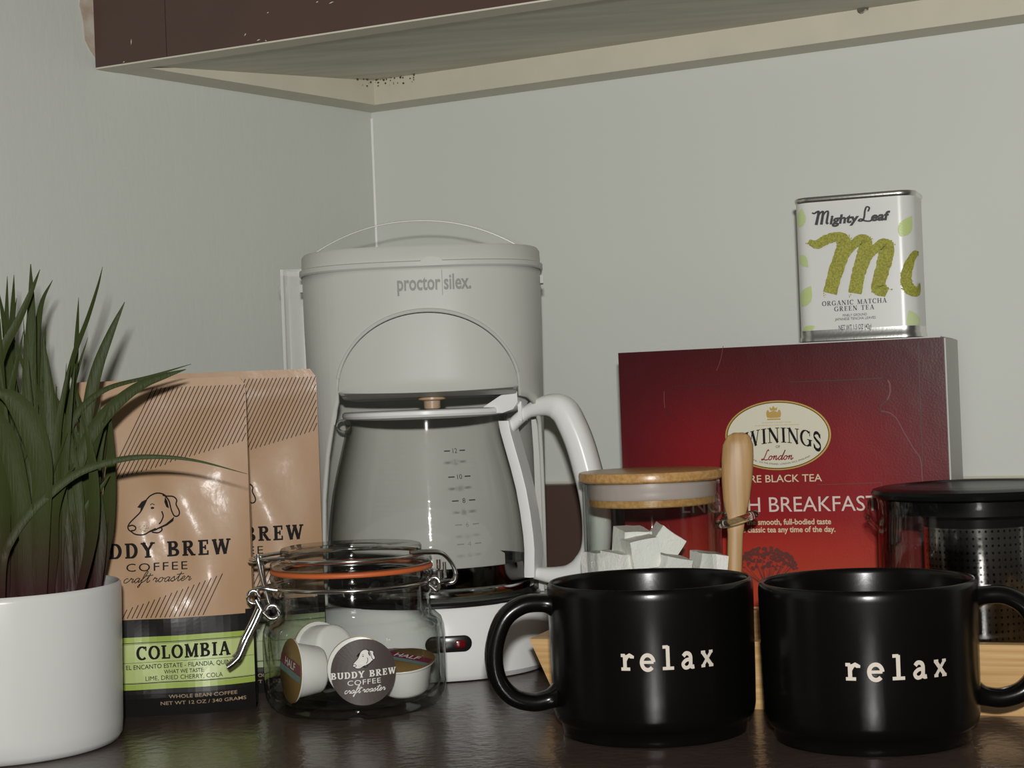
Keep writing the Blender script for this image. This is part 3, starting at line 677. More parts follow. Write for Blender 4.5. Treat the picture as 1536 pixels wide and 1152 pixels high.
pxb([(40, 890), (28, 700), (20, 580), (18, 500), (25, 447)], 12 * px, (.0, .03), peak=.4)
pxb([(8, 890), (8, 720), (14, 590), (10, 510), (-2, 436)], 18 * px, (-.01, .02), peak=.4)
pxb([(110, 890), (100, 780), (80, 680), (62, 600), (40, 560), (18, 500)], 14 * px, (-.02, 0), peak=.4)
pxb([(128, 890), (122, 800), (112, 700), (88, 610), (62, 566)], 15 * px, (-.02, .0), peak=.4)
pxb([(150, 890), (146, 810), (138, 730), (140, 660), (152, 600)], 16 * px, (.01, .02), peak=.5)
pxb([(158, 890), (152, 810), (142, 740), (126, 690), (110, 640)], 20 * px, (.0, .01), peak=.5)
random.seed(21)
for i in range(74):                                             # the dense tuft
    bx_ = random.uniform(-40, 160); dep = random.uniform(-.03, .045)
    lean = (bx_ - 60) * random.uniform(-.25, .75) + random.gauss(0, 22)
    top = random.uniform(455, 700) + (70 if bx_ > 110 else 0)
    if bx_ + lean > 120: top = max(top, 610); lean = min(lean, 165 - bx_)
    if bx_ + lean > 70: top = max(top, 545)
    mid = bx_ + lean * .35 + random.gauss(0, 6)
    pxb([(bx_, 905), (bx_ + (mid - bx_) * .4, 905 - (905 - top) * .35), (mid, 905 - (905 - top) * .68), (bx_ + lean, top)],
        random.uniform(9, 22) * px, (dep, dep + random.uniform(-.02, .03)), twist=random.gauss(0, .5), peak=random.uniform(.3, .6))

# ================================================================== COFFEE BAGS
BW, BH, BD = .1085, .2135, .046
def bag_front(x, z):
    v = min(1, max(0, z / BH)); u = 2 * x / BW
    d = BD / 2 * max(0.0, 1 - (v / .93) ** 1.5) if v < .93 else 0.0
    if v < .06: d *= .82 + .18 * (v / .06)
    s = .55 + .45 * (1 - abs(u) ** 3.0) if d > 0 else 1
    wob = .0011 * math.sin(9 * u + 14 * v) * math.sin(math.pi * min(1, v * 1.05)) * (1 - abs(u)) + .0010 * math.sin(17 * v - 3 * u) * (1 - u * u)
    return V((x, -d * s - .0006 + wob * (1 if d > 0 else .25) + BD / 2, z))
def coffee_bag(label, c, rz, full):
    r = thing('coffee_bag', label, 'bag', c, rz, 'kraft coffee bags')
    nx, nz = 24, 40; bm = B(); rows = []
    def half(z):                                                # outline narrows a touch at the top corners
        v = z / BH; k = max(0, (v - .965) / .035); return BW / 2 - .004 * (1 - math.sqrt(max(0, 1 - k * k)))
    F_, K_ = [], []
    for j in range(nz + 1):
        z = BH * j / nz; hw = half(z)
        F_.append([bm.verts.new(bag_front(hw * (2 * i / nx - 1), z)) for i in range(nx + 1)])
        K_.append([bm.verts.new((hw * (2 * i / nx - 1), BD - bag_front(hw * (2 * i / nx - 1), z).y, z)) for i in range(nx + 1)])
    for G_ in (F_, K_):
        for j in range(nz):
            for i in range(nx): bm.faces.new((G_[j][i], G_[j][i + 1], G_[j + 1][i + 1], G_[j + 1][i]))
    for e in (0, nx):                                           # folded gussets
        mid = [bm.verts.new((F_[j][e].co.x * (1 - .12 * max(0, 1 - j / nz * 1.08)), BD / 2, F_[j][e].co.z)) for j in range(nz + 1)]
        for j in range(nz):
            bm.faces.new((F_[j][e], F_[j + 1][e], mid[j + 1], mid[j])); bm.faces.new((mid[j], mid[j + 1], K_[j + 1][e], K_[j][e]))
    for i in range(nx): bm.faces.new((F_[0][i], F_[0][i + 1], K_[0][i + 1], K_[0][i])); bm.faces.new((F_[nz][i], F_[nz][i + 1], K_[nz][i + 1], K_[nz][i]))
    po = build('pouch', bm, 'kraft', r, 60); po.data.materials.append(MT['bagblack'])
    for p in po.data.polygons:
        if p.center.z < .0615 and (p.center.y > BD * .45 or abs(p.center.x) > BW * .47): p.material_index = 1
    lay = lambda e: (lambda x, z: bag_front(x, z) + V((0, -e, 0)))
    grid_ink(-BW / 2, BW / 2, .0505, .0615, 24, 4).emit('band', lay(.0005), 'bagblack', r, 'black printed band')
    grid_ink(-BW / 2, BW / 2, .0, .0175, 24, 6).emit('bottom_band', lay(.0005), 'bagblack', r, 'black printed bottom')
    g = 'green' if full else 'green_grey'
    grid_ink(-BW / 2, BW / 2, .0175, .0505, 24, 8).emit('origin_label', lay(.0005), g, r, 'light green origin label')
    k = Ink()
    for z0, z1 in ((.0175, .0208), (.0472, .0505)): k.add(grid_ink(-BW / 2, BW / 2, z0, z1, 24, 1))
    k.emit('label_border', lay(.0007), 'green2' if full else 'green_grey', r)
    k = Ink()
    for z, wd in ((.0212, .0004), (.0218, .0002), (.0345, .0002), (.0468, .0004), (.0462, .0002)): k.add(grid_ink(-BW / 2, BW / 2, z, z + wd, 24, 1))
    k.emit('label_rules', lay(.0009), 'ink', r)
    # hatching, lines leaning right
    def hatch2(step, lo, hi, sl, zr, xmin=-.30, xmax=.10):
        k = Ink(); x = xmin
        while x < xmax:
            zs = [zr[0] + (zr[1] - zr[0]) * i / 120 for i in range(121)]
            ok = [(x + z * sl, z) for z in zs if abs(x + z * sl) < BW / 2 - .0004 and lo(x + z * sl) < z < hi(x + z * sl)]
            if len(ok) > 3: k.ribbon(ok[::6] + [ok[-1]], .00055)
            x += step
        return k
    sl = .50
    hatch2(.0026, lambda x: .1470 + (x + .039) * .27, lambda x: .2085, sl, (.12, .212), -.1075).emit('hatch_print', lay(.0006), 'hatch', r)
    hatch2(.0029, lambda x: .0622, lambda x: .0640 + (x + .035) * .33, sl, (.06, .1), -.30, -.0065).emit('hatch_print', lay(.0006), 'hatch', r)
    ox = -.005
    dl_ = Ink().add(DOG, ox, .1275, .0322); dl_.emit('dog_emblem', lay(.0006), 'ink', r, 'black line emblem of a dog head')
    serif('BUDDY BREW', .0096, SLAB, .14, sx=.955).emit('brand_lettering', lambda x, z: lay(.0006)(x * 1.0 + ox, z + .1000), 'ink', r)
    inter('COFFEE', .0050, .0, sx=1.3, gap=1.22).emit('coffee_lettering', lambda x, z: lay(.0006)(x + ox + .0015, z + .0916), 'ink', r)
    script('craft roaster', .0072, .06).emit('script_lettering', lambda x, z: lay(.0006)(x * 1.1 + ox + .001, z + .0845), 'ink', r)
    if full:
        lx = .0115
        def fit(k, w):
            w0 = max(v[0] for v in k.v) - min(v[0] for v in k.v); k.v = [(x * w / w0, y) for x, y in k.v]; return k
        serif('COLOMBIA', .0086, SLAB, .07, sx=.87).emit('origin_lettering', lambda x, z: lay(.0009)(x + lx, z + .0362), 'ink', r)
        fit(inter('EL ENCANTO ESTATE - FILANDIA, QUINDIO', .0027, .006), .0700).emit('estate_lettering', lambda x, z: lay(.0009)(x + lx, z + .0305), 'ink', r)
        fit(inter('WHAT WE TASTE:', .0024, .006), .0245).emit('taste_lettering', lambda x, z: lay(.0009)(x + lx, z + .0268), 'ink', r)
        fit(inter('LIME, DRIED CHERRY, COLA', .0027, .0), .0470).emit('taste_lettering', lambda x, z: lay(.0009)(x + lx, z + .0230), 'ink', r)
    inter('WHOLE BEAN COFFEE', .0022, .004, sx=1.28).emit('weight_lettering', lambda x, z: lay(.0009)(x + .0225, z + .0112), 'tan_ink', r)
    inter('NET WT 12 OZ / 340 GRAMS', .0022, .004, sx=1.28).emit('weight_lettering', lambda x, z: lay(.0009)(x + .0225, z + .0070), 'tan_ink', r)
    return r
b1 = onz(383, 1067, 0); rz1 = math.radians(5.5)
ax = V((math.cos(rz1), math.sin(rz1), 0))
c1 = b1 - ax * (BW / 2)
cb1 = coffee_bag('kraft paper coffee bag with bright green origin label behind the grass plant', (c1.x, c1.y, 0), rz1, True)
cb1.scale = (1, 1, .978)
b2 = at(486, 900, 1.104); b2.z = 0
c2 = b2 - ax * (BW / 2)
coffee_bag('kraft paper coffee bag half hidden behind the front one, beside the coffee maker', (c2.x, c2.y, 0), rz1, False)

# ================================================================== COFFEE MAKER
mc_ = at(641, 600, 1.193); mk = thing('coffee_maker', 'white drip coffee maker with arched brew basket in the corner of the counter', 'coffee maker', (mc_.x, mc_.y, 0))
def fy(x, a, b, e=2.9): return -b * max(0.0, 1 - min(1, abs(x) / a) ** e) ** (1 / e)
def outline(a, b, back, n=72, ef=2.9):
    out = []
    for i in range(n):
        t = 2 * PI * i / n; e = ef if math.cos(t) > 0 else 6.0
        x = a * math.copysign(abs(math.sin(t)) ** (2 / e), math.sin(t)); y = (b if math.cos(t) > 0 else back) * math.copysign(abs(math.cos(t)) ** (2 / e), math.cos(t))
        out.append((x, -y))
    return out
def oring(a, b, back, z, ef=2.9): return [(x, y, z) for x, y in outline(a, b, back, 72, ef)]
A0, FB, BK = .0842, .0790, .072
ZT = .2785                                                      # top of the housing
def taper(z): return .955 + .045 * min(1, max(0, (z - .05) / .2))
# base
bm = loft(B(), [oring(.0800, .0795, .070, .0008, 2.1), oring(.0838, .0825, .072, .0045, 2.1), oring(.0842, .0828, .072, .02, 2.1), oring(.0828, .0815, .071, .0470, 2.1), oring(.0805, .0795, .069, .0500, 2.1)])
build('base', bm, 'plastic_w', mk, 40)
for sx in (-1, 1):
    for yy in (-.052, .05):
        build('foot', lathe(B(), [(0, 0), (.006, 0), (.006, .0030), (0, .0030)], 16, (sx * .05, yy, -.0)), 'plastic_g', mk)
build('warming_plate', lathe(B(), [(0, .0498), (.0755, .0498), (.0755, .0515), (.0735, .0530), (.066, .0533), (.064, .0522), (0, .0522)], 72, (0, -.007, 0)), 'plate', mk)
# housing front with the arched opening
ARW, ARH, ARZ = .0612, .0515, .1965
AX = .0045
def arch(x, g=0.0):
    u = abs(x - AX) / (ARW + g)
    return ARZ + (ARH + g) * max(0, 1 - u ** 2.05) ** (1 / 1.9) if u < 1 else ARZ
def lower(x):
    a = abs(x)
    if abs(x - AX) < ARW + .0012: return max(arch(x, .0012), .190)
    if x < 0: pts = [(ARW + .0012 - AX, .190), (.0625, .175), (.0680, .152), (.0730, .122), (.0760, .085), (.0770, .0505), (.09, .0505)]
    else: pts = [(ARW + .0012 + AX, .190), (.0735, .1885), (.0785, .1835), (.0815, .1700), (.0830, .1400), (.0838, .0900), (.0841, .0505), (.09, .0505)]
    for (x0, z0), (x1, z1) in zip(pts, pts[1:]):
        if a <= x1: return z0 + (z1 - z0) * (a - x0) / (x1 - x0)
    return .0505
xs = sorted(set([A0 * math.sin(math.radians(t)) for t in range(-90, 91, 3)] + [s * v for s in (-1, 1) for v in (.0625, .0680, .0730, .0710, .0760, .0770, .0790, .0806, .0817, .0826, .0836)] + [AX + s * v for s in (-1, 1) for v in (ARW + .0012, ARW + .0011, ARW * .985, ARW * .96)]))
bm = B(); nz = 14; colv = []
for x in xs:
    z0 = lower(x); c = []
    for j in range(nz + 1):
        z = z0 + (ZT - z0) * j / nz; k = taper(z); bulge = 0
        c.append(bm.verts.new((x * k, fy(x, A0, FB) * k, z)))
    colv.append(c)
for a, b in zip(colv, colv[1:]):
    for j in range(nz): bm.faces.new((a[j], b[j], b[j + 1], a[j + 1]))
# back half of the shell
bo = [p for p in outline(A0, FB, BK, 96) if p[1] >= -1e-6]
bo = sorted(bo, key=lambda p: math.atan2(p[1], p[0]))
rows = []
for z in (.0505, .12, .2, ZT): rows.append([bm.verts.new((x * taper(z), y * taper(z), z)) for x, y in bo])
for a, b in zip(rows, rows[1:]):
    for i in range(len(bo) - 1): bm.faces.new((a[i], a[i + 1], b[i + 1], b[i]))
ho = build('housing', bm, 'plastic', mk, 40)
sm_ = ho.modifiers.new('wall', 'SOLIDIFY'); sm_.thickness = .0024; sm_.offset = -1
# rolled lip around the arch
lp_ = [V((x * taper(lower(x)), fy(x, A0, FB) * taper(lower(x)) - .0004, lower(x))) for x in [AX + ARW * math.sin(math.radians(t)) for t in range(-88, 89, 4)]]
build('arch_lip', tube(B(), [tuple(p) for p in lp_], .0013, 8), 'plastic', mk)
# niche behind the carafe with sweeping side walls, and its ceiling
bm = B(); R_ = .0785
R_ = .0745
def ring(z, k=1.0):
    o = A0 * taper(z) - .0012
    return [(o, .004, z), (o - .001, -.0062, z)] + [(R_ * k * math.cos(math.radians(t)), -.0085 + R_ * k * math.sin(math.radians(t)) * .95, z) for t in range(2, 179, 4)] + [(-o + .001, -.0062, z), (-o, .004, z)]
loft(bm, [ring(.0505), ring(.10), ring(.15), ring(.185, .985), ring(.1945, .95)], False, False, closed=False)
bm.faces.new([bm.verts.new((x * .985, y * .975, .1942)) for x, y in outline(A0, FB, .06)])
build('carafe_niche', bm, 'plastic', mk, 60)
# brew basket, a bulging drawer in the arch
bm = B(); cols = []
bx = [AX + ARW * .992 * math.sin(math.radians(t)) for t in range(-90, 91, 4)]
for x in bx:
    zt = max(arch(x, -.0006), ARZ + .0004); u_ = (x - AX) / ARW; z0 = .1944 + .0016 * u_ * u_; zt = max(zt, z0 + .0003); c = []
    for j in range(11):
        t = j / 10; z = z0 + (zt - z0) * t
        y = fy(x, A0, FB) - .0026 * (1 - u_ ** 4) * (1 - .5 * t * t)
        c.append(bm.verts.new((x, y + (.0012 if j == 0 else 0), z)))
    cols.append(c)
for a, b in zip(cols, cols[1:]):
    for j in range(10): bm.faces.new((a[j], b[j], b[j + 1], a[j + 1]))
under = [bm.verts.new((x * .93, min(.03, fy(x, A0, FB) + .085), .1900)) for x in bx]
mid_ = [bm.verts.new((x * .97, fy(x, A0, FB) + .018, .1915)) for x in bx]
for i in range(len(bx) - 1):
    bm.faces.new((cols[i][0], cols[i + 1][0], mid_[i + 1], mid_[i])); bm.faces.new((mid_[i], mid_[i + 1], under[i + 1], under[i]))
build('brew_basket', bm, 'plastic', mk, 40)
nz_ = build('drip_nozzle', lathe(B(), [(.0095, .1925), (.0095, .1895), (.0058, .1885), (.0056, .1835), (.0040, .1825), (0, .1825)], 24, (.0055, -.045, 0)), 'nozzle', mk)
# lid: band, flange, thumb tab, hinge lugs, dome added for the flash arc
bm = loft(B(), [oring(A0 * 1.012, FB * 1.015, BK, ZT - .0005), oring(A0 * 1.022, FB * 1.03, BK, ZT + .0006), oring(A0 * 1.022, FB * 1.03, BK, ZT + .0035), oring(A0 * 1.003, FB * 1.005, BK * .99, ZT + .0042),
                oring(A0 * 1.000, FB * 1.0, BK * .985, ZT + .0128), oring(A0 * .985, FB * .985, BK * .97, ZT + .0146), oring(A0 * .9, FB * .9, BK * .88, ZT + .0152)])
build('lid', bm, 'plastic', mk, 40)
tb = lathe(B(), [(0, 0), (.0078, .0), (.0085, -.0010), (.0085, -.0022), (0, -.0022)], 28, (0, 0, 0), PI, 2 * PI)
bm = B(); pts = [(.0085 * math.cos(t), .0062 * math.sin(t)) for t in [PI * i / 16 for i in range(17)]]
loft(bm, [[(x + .0105, -FB * 1.03 - .0018, ZT + .0002 + z) for x, z in pts], [(x + .0105, -FB * .99, ZT + .0002 + z) for x, z in pts]]); bevel(bm, .0006, 2)
tb.free(); build('lid_tab', bm, 'plastic', mk, 40)
for s in (-1, 1):
    bm = boxm(B(), (s * A0 * .985 - .003, -.02, ZT - .010), (s * A0 * .985 + .003, -.004, ZT - .0045)); bevel(bm, .0008, 2); build('hinge_lug', bm, 'plastic_g' if s > 0 else 'plastic', mk)
bm = B(); dm = []  # added dome: its shape stands in for flash light thrown on the wall
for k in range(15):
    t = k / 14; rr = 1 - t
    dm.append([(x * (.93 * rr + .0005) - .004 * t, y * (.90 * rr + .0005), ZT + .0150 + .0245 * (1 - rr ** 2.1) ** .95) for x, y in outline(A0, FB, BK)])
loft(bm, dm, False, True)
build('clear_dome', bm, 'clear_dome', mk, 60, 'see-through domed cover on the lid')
def domez(x, y): r = min(1, (abs((x + .004) / (A0 * .93)) ** 2.0 + abs(y / (FB * .9)) ** 2) ** .5); return ZT + .0150 + .0245 * (1 - r ** 2.1) ** .95
build('dome_rib', tube(B(), [(x, 0, domez(x, 0)) for x in [-.0815 + .155 * i / 40 for i in range(41)]], .00065, 6, up=(0, 1, 0)), 'clear_rib', mk, 60, 'pale moulded rib along the dome')  # bright rim of the wall caustic, built as a pale rib
# upright collared tube at the back left, added to imitate flash streaks on the wall
gx = at(446, 500, mc_.y + .055).x - mc_.x
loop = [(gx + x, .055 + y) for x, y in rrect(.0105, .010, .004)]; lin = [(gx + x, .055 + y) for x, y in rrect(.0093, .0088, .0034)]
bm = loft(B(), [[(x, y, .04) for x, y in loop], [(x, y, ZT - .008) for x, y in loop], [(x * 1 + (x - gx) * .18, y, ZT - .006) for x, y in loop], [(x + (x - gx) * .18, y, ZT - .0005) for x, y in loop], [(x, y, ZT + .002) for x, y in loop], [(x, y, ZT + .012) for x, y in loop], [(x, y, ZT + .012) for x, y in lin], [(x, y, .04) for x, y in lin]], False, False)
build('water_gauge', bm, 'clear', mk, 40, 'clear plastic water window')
for s in (-1, 1): build('gauge_rib', boxm(B(), (gx + s * .0085 - .0011, .0432, .04), (gx + s * .0085 + .0011, .0449, ZT + .012)), 'clear_rib', mk, 0)  # pale strips imitate the bright borders of the light streaks
bm = boxm(B(), (gx - .004, .049, .03), (-A0 * .9, .061, .045)); build('gauge_elbow', bm, 'plastic', mk)  # joins the added tube to the body
bm = boxm(B(), (gx + .006, .047, ZT - .010), (-A0 * .9, .063, ZT - .002)); bevel(bm, .001, 2); build('gauge_bracket', bm, 'plastic', mk)
# logo, switch, lamp
def fm(e): 
    def f(x, z): return (x, fy(x, A0 * taper(z), FB * taper(z)) - e, z)
    return f
k = Ink().add(inter('proctor', .0098, .022, 'R', .64), -.0006, 0); k.add(inter('silex.', .0098, .022, 'L', .64), .0016, 0); k.ribbon([(.0005, -.004), (.0005, .013)], .0004)
k.emit('logo_lettering', lambda x, z: fm(.0004)(x + .0165, z + .2630), 'logo', mk, 'grey brand lettering')
def bfn(e): return lambda x, z: (x, fy(x, .0840, .0826, 2.1) - e, z)
sw = [(x + .0120, z + .0262) for x, z in rrect(.0155, .0054, .0053, 8)]
bm = loft(B(), [[bfn(-.003)(x, z) for x, z in sw], [bfn(.0010)(x, z) for x, z in sw], [bfn(.0015)(.0120 + (x - .0120) * .93, .0262 + (z - .0262) * .85) for x, z in sw]])
so = build('switch', bm, 'switch', mk, 40, 'black rocker switch')
ld = [(x + .0198, z + .0262) for x, z in rrect(.0034, .0025, .0012, 4)]
bm = loft(B(), [[bfn(.001)(x, z) for x, z in ld], [bfn(.0024)(x, z) for x, z in ld], [bfn(.0028)(.0198 + (x - .0198) * .8, .0262 + (z - .0262) * .8) for x, z in ld]])
build('indicator_lamp', bm, 'led', so, 40, 'red indicator')

# ------------------------------------------------------------------ carafe
cf = thing('carafe', 'empty glass carafe with white handle and lid standing in the coffee maker', 'carafe', (mc_.x - .001, mc_.y - .0085, .0533))
prof = [(0, .0012), (.060, .0010), (.0680, .0025), (.0708, .0065), (.0718, .012), (.0723, .024), (.0726, .030), (.0722, .040), (.0706, .056), (.0682, .072), (.0648, .087), (.0610, .1015), (.0583, .112), (.0571, .1178), (.0571, .1208), (.0581, .1232)]
inn = [(r - .0016 if r > .01 else 0, z + .0012) for r, z in prof]
bm = lathe(B(), prof + [(.0573, .1236)] + inn[::-1], 96)
build('glass_body', bm, 'glass_c', cf, 50)
bm = lathe(B(), [(.0722, .0090), (.0730, .0090), (.0732, .0110), (.0732, .0205), (.0730, .0225), (.0727, .0225)], 96); build('metal_band', bm, 'steel_band', cf, 30, 'dark polished band')
bm = lathe(B(), [(.0714, .0035), (.0724, .0035), (.0728, .0060), (.0724, .0078), (.0716, .0078)], 96); build('bottom_ring', bm, 'chrome', cf, 40)
# lid: shallow disc with rim and a rear lever
bm = lathe(B(), [(0, .1228), (.030, .1228), (.050, .1236), (.0545, .1241), (.0580, .1246), (.0592, .1262), (.0590, .1284), (.0575, .1294), (.050, .1286), (.02, .1279), (0, .1279)], 72)
build('lid', bm, 'plastic_w', cf, 40)
def onax(x, y, z, ang): 
    c, s = math.cos(ang), math.sin(ang); return (x * c - y * s, x * s + y * c, z)
HA = math.radians(-20)
def hpart(bm): bmesh.ops.rotate(bm, cent=(0, 0, 0), matrix=Matrix.Rotation(HA, 3, 'Z'), verts=bm.verts[:]); return bm
sec = [(.046, .1280), (.0505, .1310), (.060, .1365), (.0690, .1410), (.0735, .1400), (.0735, .1320), (.070, .1275), (.062, .1250), (.053, .1255)]
bm = loft(B(), [[(x, -.011, z) for x, z in sec], [(x, .011, z) for x, z in sec]]); bevel(bm, .0016, 3); build('lid_lever', hpart(bm), 'plastic_w', cf, 40)
bm = boxm(B(), (.0718, -.006, .119), (.0745, .006, .1325)); bevel(bm, .0008, 2); build('hinge_post', hpart(bm), 'plastic_w', cf)
build('pour_lip', tube(B(), [(-.0585 - .0045 * math.cos(t), .0, .1195 + .0042 * math.sin(t)) for t in [2 * PI * i / 16 for i in range(17)]], .0012, 8, up=(0, 1, 0)), 'glass_k', cf, 60)
# strap along the glass
st = []
for z in [.011, .018, .030, .040, .056, .072, .087, .1015, .112, .1195]:
    r = [p for p in zip(prof, prof[1:]) if p[0][1] <= z <= p[1][1] and p[0][0] > .05]
    (r0_, z0_), (r1_, z1_) = r[0]; q = r0_ + (r1_ - r0_) * (z - z0_) / (z1_ - z0_ + 1e-9); st.append((q + .0008, z))
rings = []
for i, (r_, z) in enumerate(st):
    d = .0075; rings.append([(r_, -.0085, z), (r_ + d * .55, -.0100, z), (r_ + d, -.0090, z), (r_ + d, .0090, z), (r_ + d * .55, .0100, z), (r_, .0085, z)])
bm = loft(B(), rings); bevel(bm, .0012, 2, 40); build('handle_strap', hpart(bm), 'plastic_w', cf, 40)
pth = [V((.0630, 0, .1140)), V((.0700, 0, .1205)), V((.0800, 0, .1265)), V((.0930, 0, .1290)), V((.1030, 0, .1255)), V((.1090, 0, .1150)), V((.1140, 0, .1020)), V((.1180, 0, .0870)), V((.1222, 0, .0670)), V((.1238, 0, .0470)), V((.1220, 0, .0290)), V((.1150, 0, .0180)), V((.1040, 0, .0120)), V((.0920, 0, .0115)), V((.0780, 0, .0130))]
q = catmull(pth, 5); n = len(q); rr = []
for i in range(n):
    t = i / (n - 1)
    rr.append(.0032 + .0053 * max(0, min(1, (t - .12) / .14)) * max(0, min(1, (1.0 - t) / .22)) + .0010)
bm = tube(B(), [tuple(p) for p in q], rr, 14, up=(0, 1, 0), flat=1.0, power=2.5)
for v in bm.verts: v.co.y *= 1.25
build('handle_grip', hpart(bm), 'plastic_w', cf, 50)
# cup marks printed on the glass
k = Ink()
def rad_at(z):
    for (r0_, z0_), (r1_, z1_) in zip(prof, prof[1:]):
        if z0_ <= z <= z1_: return r0_ + (r1_ - r0_) * (z - z0_) / (z1_ - z0_ + 1e-9)
    return .07
CA = math.atan2(-(cf.location.y), -cf.location.x)
def cfn(x, z): 
    a = CA + x / .070; r = rad_at(z) + .0003; return (r * math.cos(a), r * math.sin(a), z)
for px_, z, s in ((.0215, .1010, '12'), (.0228, .0835, '10'), (.0240, .0675, '8'), (.0250, .0515, '6'), (.0255, .0385, '4')):
    k.add(inter(s, .0032, .0), px_, z - .0016); k.add(grid_ink(px_ - .0085, px_ - .0038, z - .0004, z + .0004, 2, 1)); k.add(grid_ink(px_ + .0038, px_ + .0085, z - .0004, z + .0004, 2, 1))
k.emit('cup_marks', cfn, 'marks', cf, 'faint grey level marks')

# ================================================================== CLIP-TOP JAR
jc = V((-.1045, 1.041, 0)); CAJ = math.atan2(-jc.y, -jc.x)
jar = thing('clip_top_jar', 'squat glass jar with wire clip lid and round dark sticker holding creamers', 'jar', tuple(jc))
out_ = [(0, .0035), (.030, .0030), (.040, .0008), (.046, 0), (.0500, .0012), (.0535, .0045), (.0558, .0095), (.0567, .016), (.0567, .044), (.0562, .0495), (.0545, .0540), (.0515, .0568), (.0490, .0585), (.0484, .0620), (.0484, .0690), (.0500, .0705), (.0508, .0730), (.0504, .0755), (.0490, .0765), (.0492, .0785), (.0507, .0805), (.0510, .0830), (.0500, .0850)]
in_ = [(.0440, .0850), (.0440, .0600), (.0465, .0560), (.0515, .0530), (.0532, .0480), (.0534, .0160), (.0515, .0105), (.046, .0066), (.02, .0062), (0, .0062)]
build('glass_body', lathe(B(), out_ + in_, 96), 'glass_j', jar, 50)
bm = lathe(B(), [(.0452, .0851), (.0500, .0851), (.0506, .0858), (.0506, .0871), (.0500, .0878), (.0452, .0878)], 80); bmesh.ops.translate(bm, vec=(0, 0, -.0002), verts=bm.verts[:])
build('gasket', bm, 'gasket', jar, 50, 'orange rubber ring')
bm = lathe(B(), [(0, .0862), (.0425, .0862), (.0430, .0879), (.0478, .0880), (.0502, .0886), (.0506, .0904), (.0498, .0924), (.0465, .0930), (.0435, .0938), (.0440, .0956), (.0442, .0985), (.0434, .1000), (.0420, .1004), (.0240, .0992), (.0225, .1000), (.0190, .1000), (.0180, .0990), (0, .0990)], 96)
build('lid', bm, 'glass_j', jar, 50, 'domed glass lid')
k = Ink().add(grid_ink(-.001, .001, 0, .0001, 1, 1))
# wires
def wire(name, pts, r=.00125, smooth_=True, closed=False):
    P = catmull(pts, 6) if smooth_ else [V(p) for p in pts]
    return build(name, tube(B(), [tuple(p) for p in P], r, 8, closed=closed), 'wire', jar, 60)
ringp = [(.0500 * math.cos(2 * PI * i / 64), .0500 * math.sin(2 * PI * i / 64), .0772) for i in range(64)]
wire('neck_wire', ringp, .0012, False, True)
ringp = [(.0450 * math.cos(math.radians(t)), .0450 * math.sin(math.radians(t)), .0942) for t in range(0, 360, 6)]
wire('lid_wire', ringp, .0012, False, True)
f_ = V((math.cos(CAJ), math.sin(CAJ), 0)); rt = V((-f_.y, f_.x, 0))       # towards the camera, and to the right of it
def J(u, f, z): p = rt * u + f_ * f; return (p.x, p.y, z)
# left: lid loop, drop link, eye links, lever
wire('lid_loop', [J(-.040, .026, .0962), J(-.052, .022, .0958), J(-.0600, .0155, .0948), J(-.0625, .006, .0945), J(-.0600, -.004, .0950), J(-.052, -.012, .0958), J(-.040, -.022, .0962)])
wire('drop_link', [J(-.0565, .0190, .0990), J(-.0562, .0198, .0940), J(-.0535, .0200, .0800), J(-.0508, .0195, .0690), J(-.0505, .0188, .0655)])
wire('drop_link', [J(-.0560, -.006, .0960), J(-.0545, -.006, .0800), J(-.0520, -.006, .0680)])
wire('side_loop', [J(-.0455, .022, .0770), J(-.0545, .022, .0785), J(-.0610, .018, .0770), J(-.0620, .012, .0745), J(-.0600, .006, .0765), J(-.052, .002, .0780), J(-.0480, .0, .0772)])
wire('eye_link', [J(-.0600 + .0035 * math.cos(t), .0215, .0735 + .0040 * math.sin(t)) for t in [2 * PI * i / 14 for i in range(14)]], .0012, False, True)
wire('eye_link', [J(-.0490 + .0042 * math.cos(t), .0225, .0640 + .0042 * math.sin(t)) for t in [2 * PI * i / 14 for i in range(14)]], .0012, False, True)
wire('lever_arm', [J(-.0585, .0235, .0720), J(-.0550, .0240, .0650), J(-.0510, .0240, .0605)], .0012)
wire('closing_lever', [J(-.0555, .0245, .0660), J(-.0600, .0260, .0570), J(-.0650, .0280, .0480), J(-.0690, .0295, .0395), J(-.0720, .0300, .0365), J(-.0765, .0300, .0335)], .0019)
wire('closing_lever', [J(-.0575, .0120, .0660), J(-.0620, .0130, .0570), J(-.0670, .0150, .0480), J(-.0705, .0165, .0395), J(-.0735, .0180, .0365)], .0019)
# right: hinge arch and coil
for dv in (0, .009):
    wire('hinge_arch', [J(.036, .026 - dv, .0955), J(.046, .022 - dv, .0955), J(.0555, .0175 - dv, .0940), J(.0610, .0150 - dv, .0885), J(.0640, .0140 - dv, .0815), J(.0630, .0140 - dv, .0765), J(.0590, .0140 - dv, .0755), J(.0560, .0150 - dv, .0765)])
wire('hinge_post', [J(.0535, .0165, .0905), J(.0535, .0165, .0800), J(.0530, .0165, .0730)], .0014)
wire('hinge_post', [J(.0575, .0080, .0880), J(.0575, .0080, .0780)], .0012)
wire('hinge_coil', [J(.0500 + .0035 * math.cos(2 * PI * i / 10), .0175 - i * .0003, .0765 + .0032 * math.sin(2 * PI * i / 10)) for i in range(32)], .0011, False)
wire('hinge_link', [J(.0470, .0185, .0755), J(.0520, .0185, .0715), J(.0535, .0165, .0760), J(.0600, .0145, .0770)], .0012)
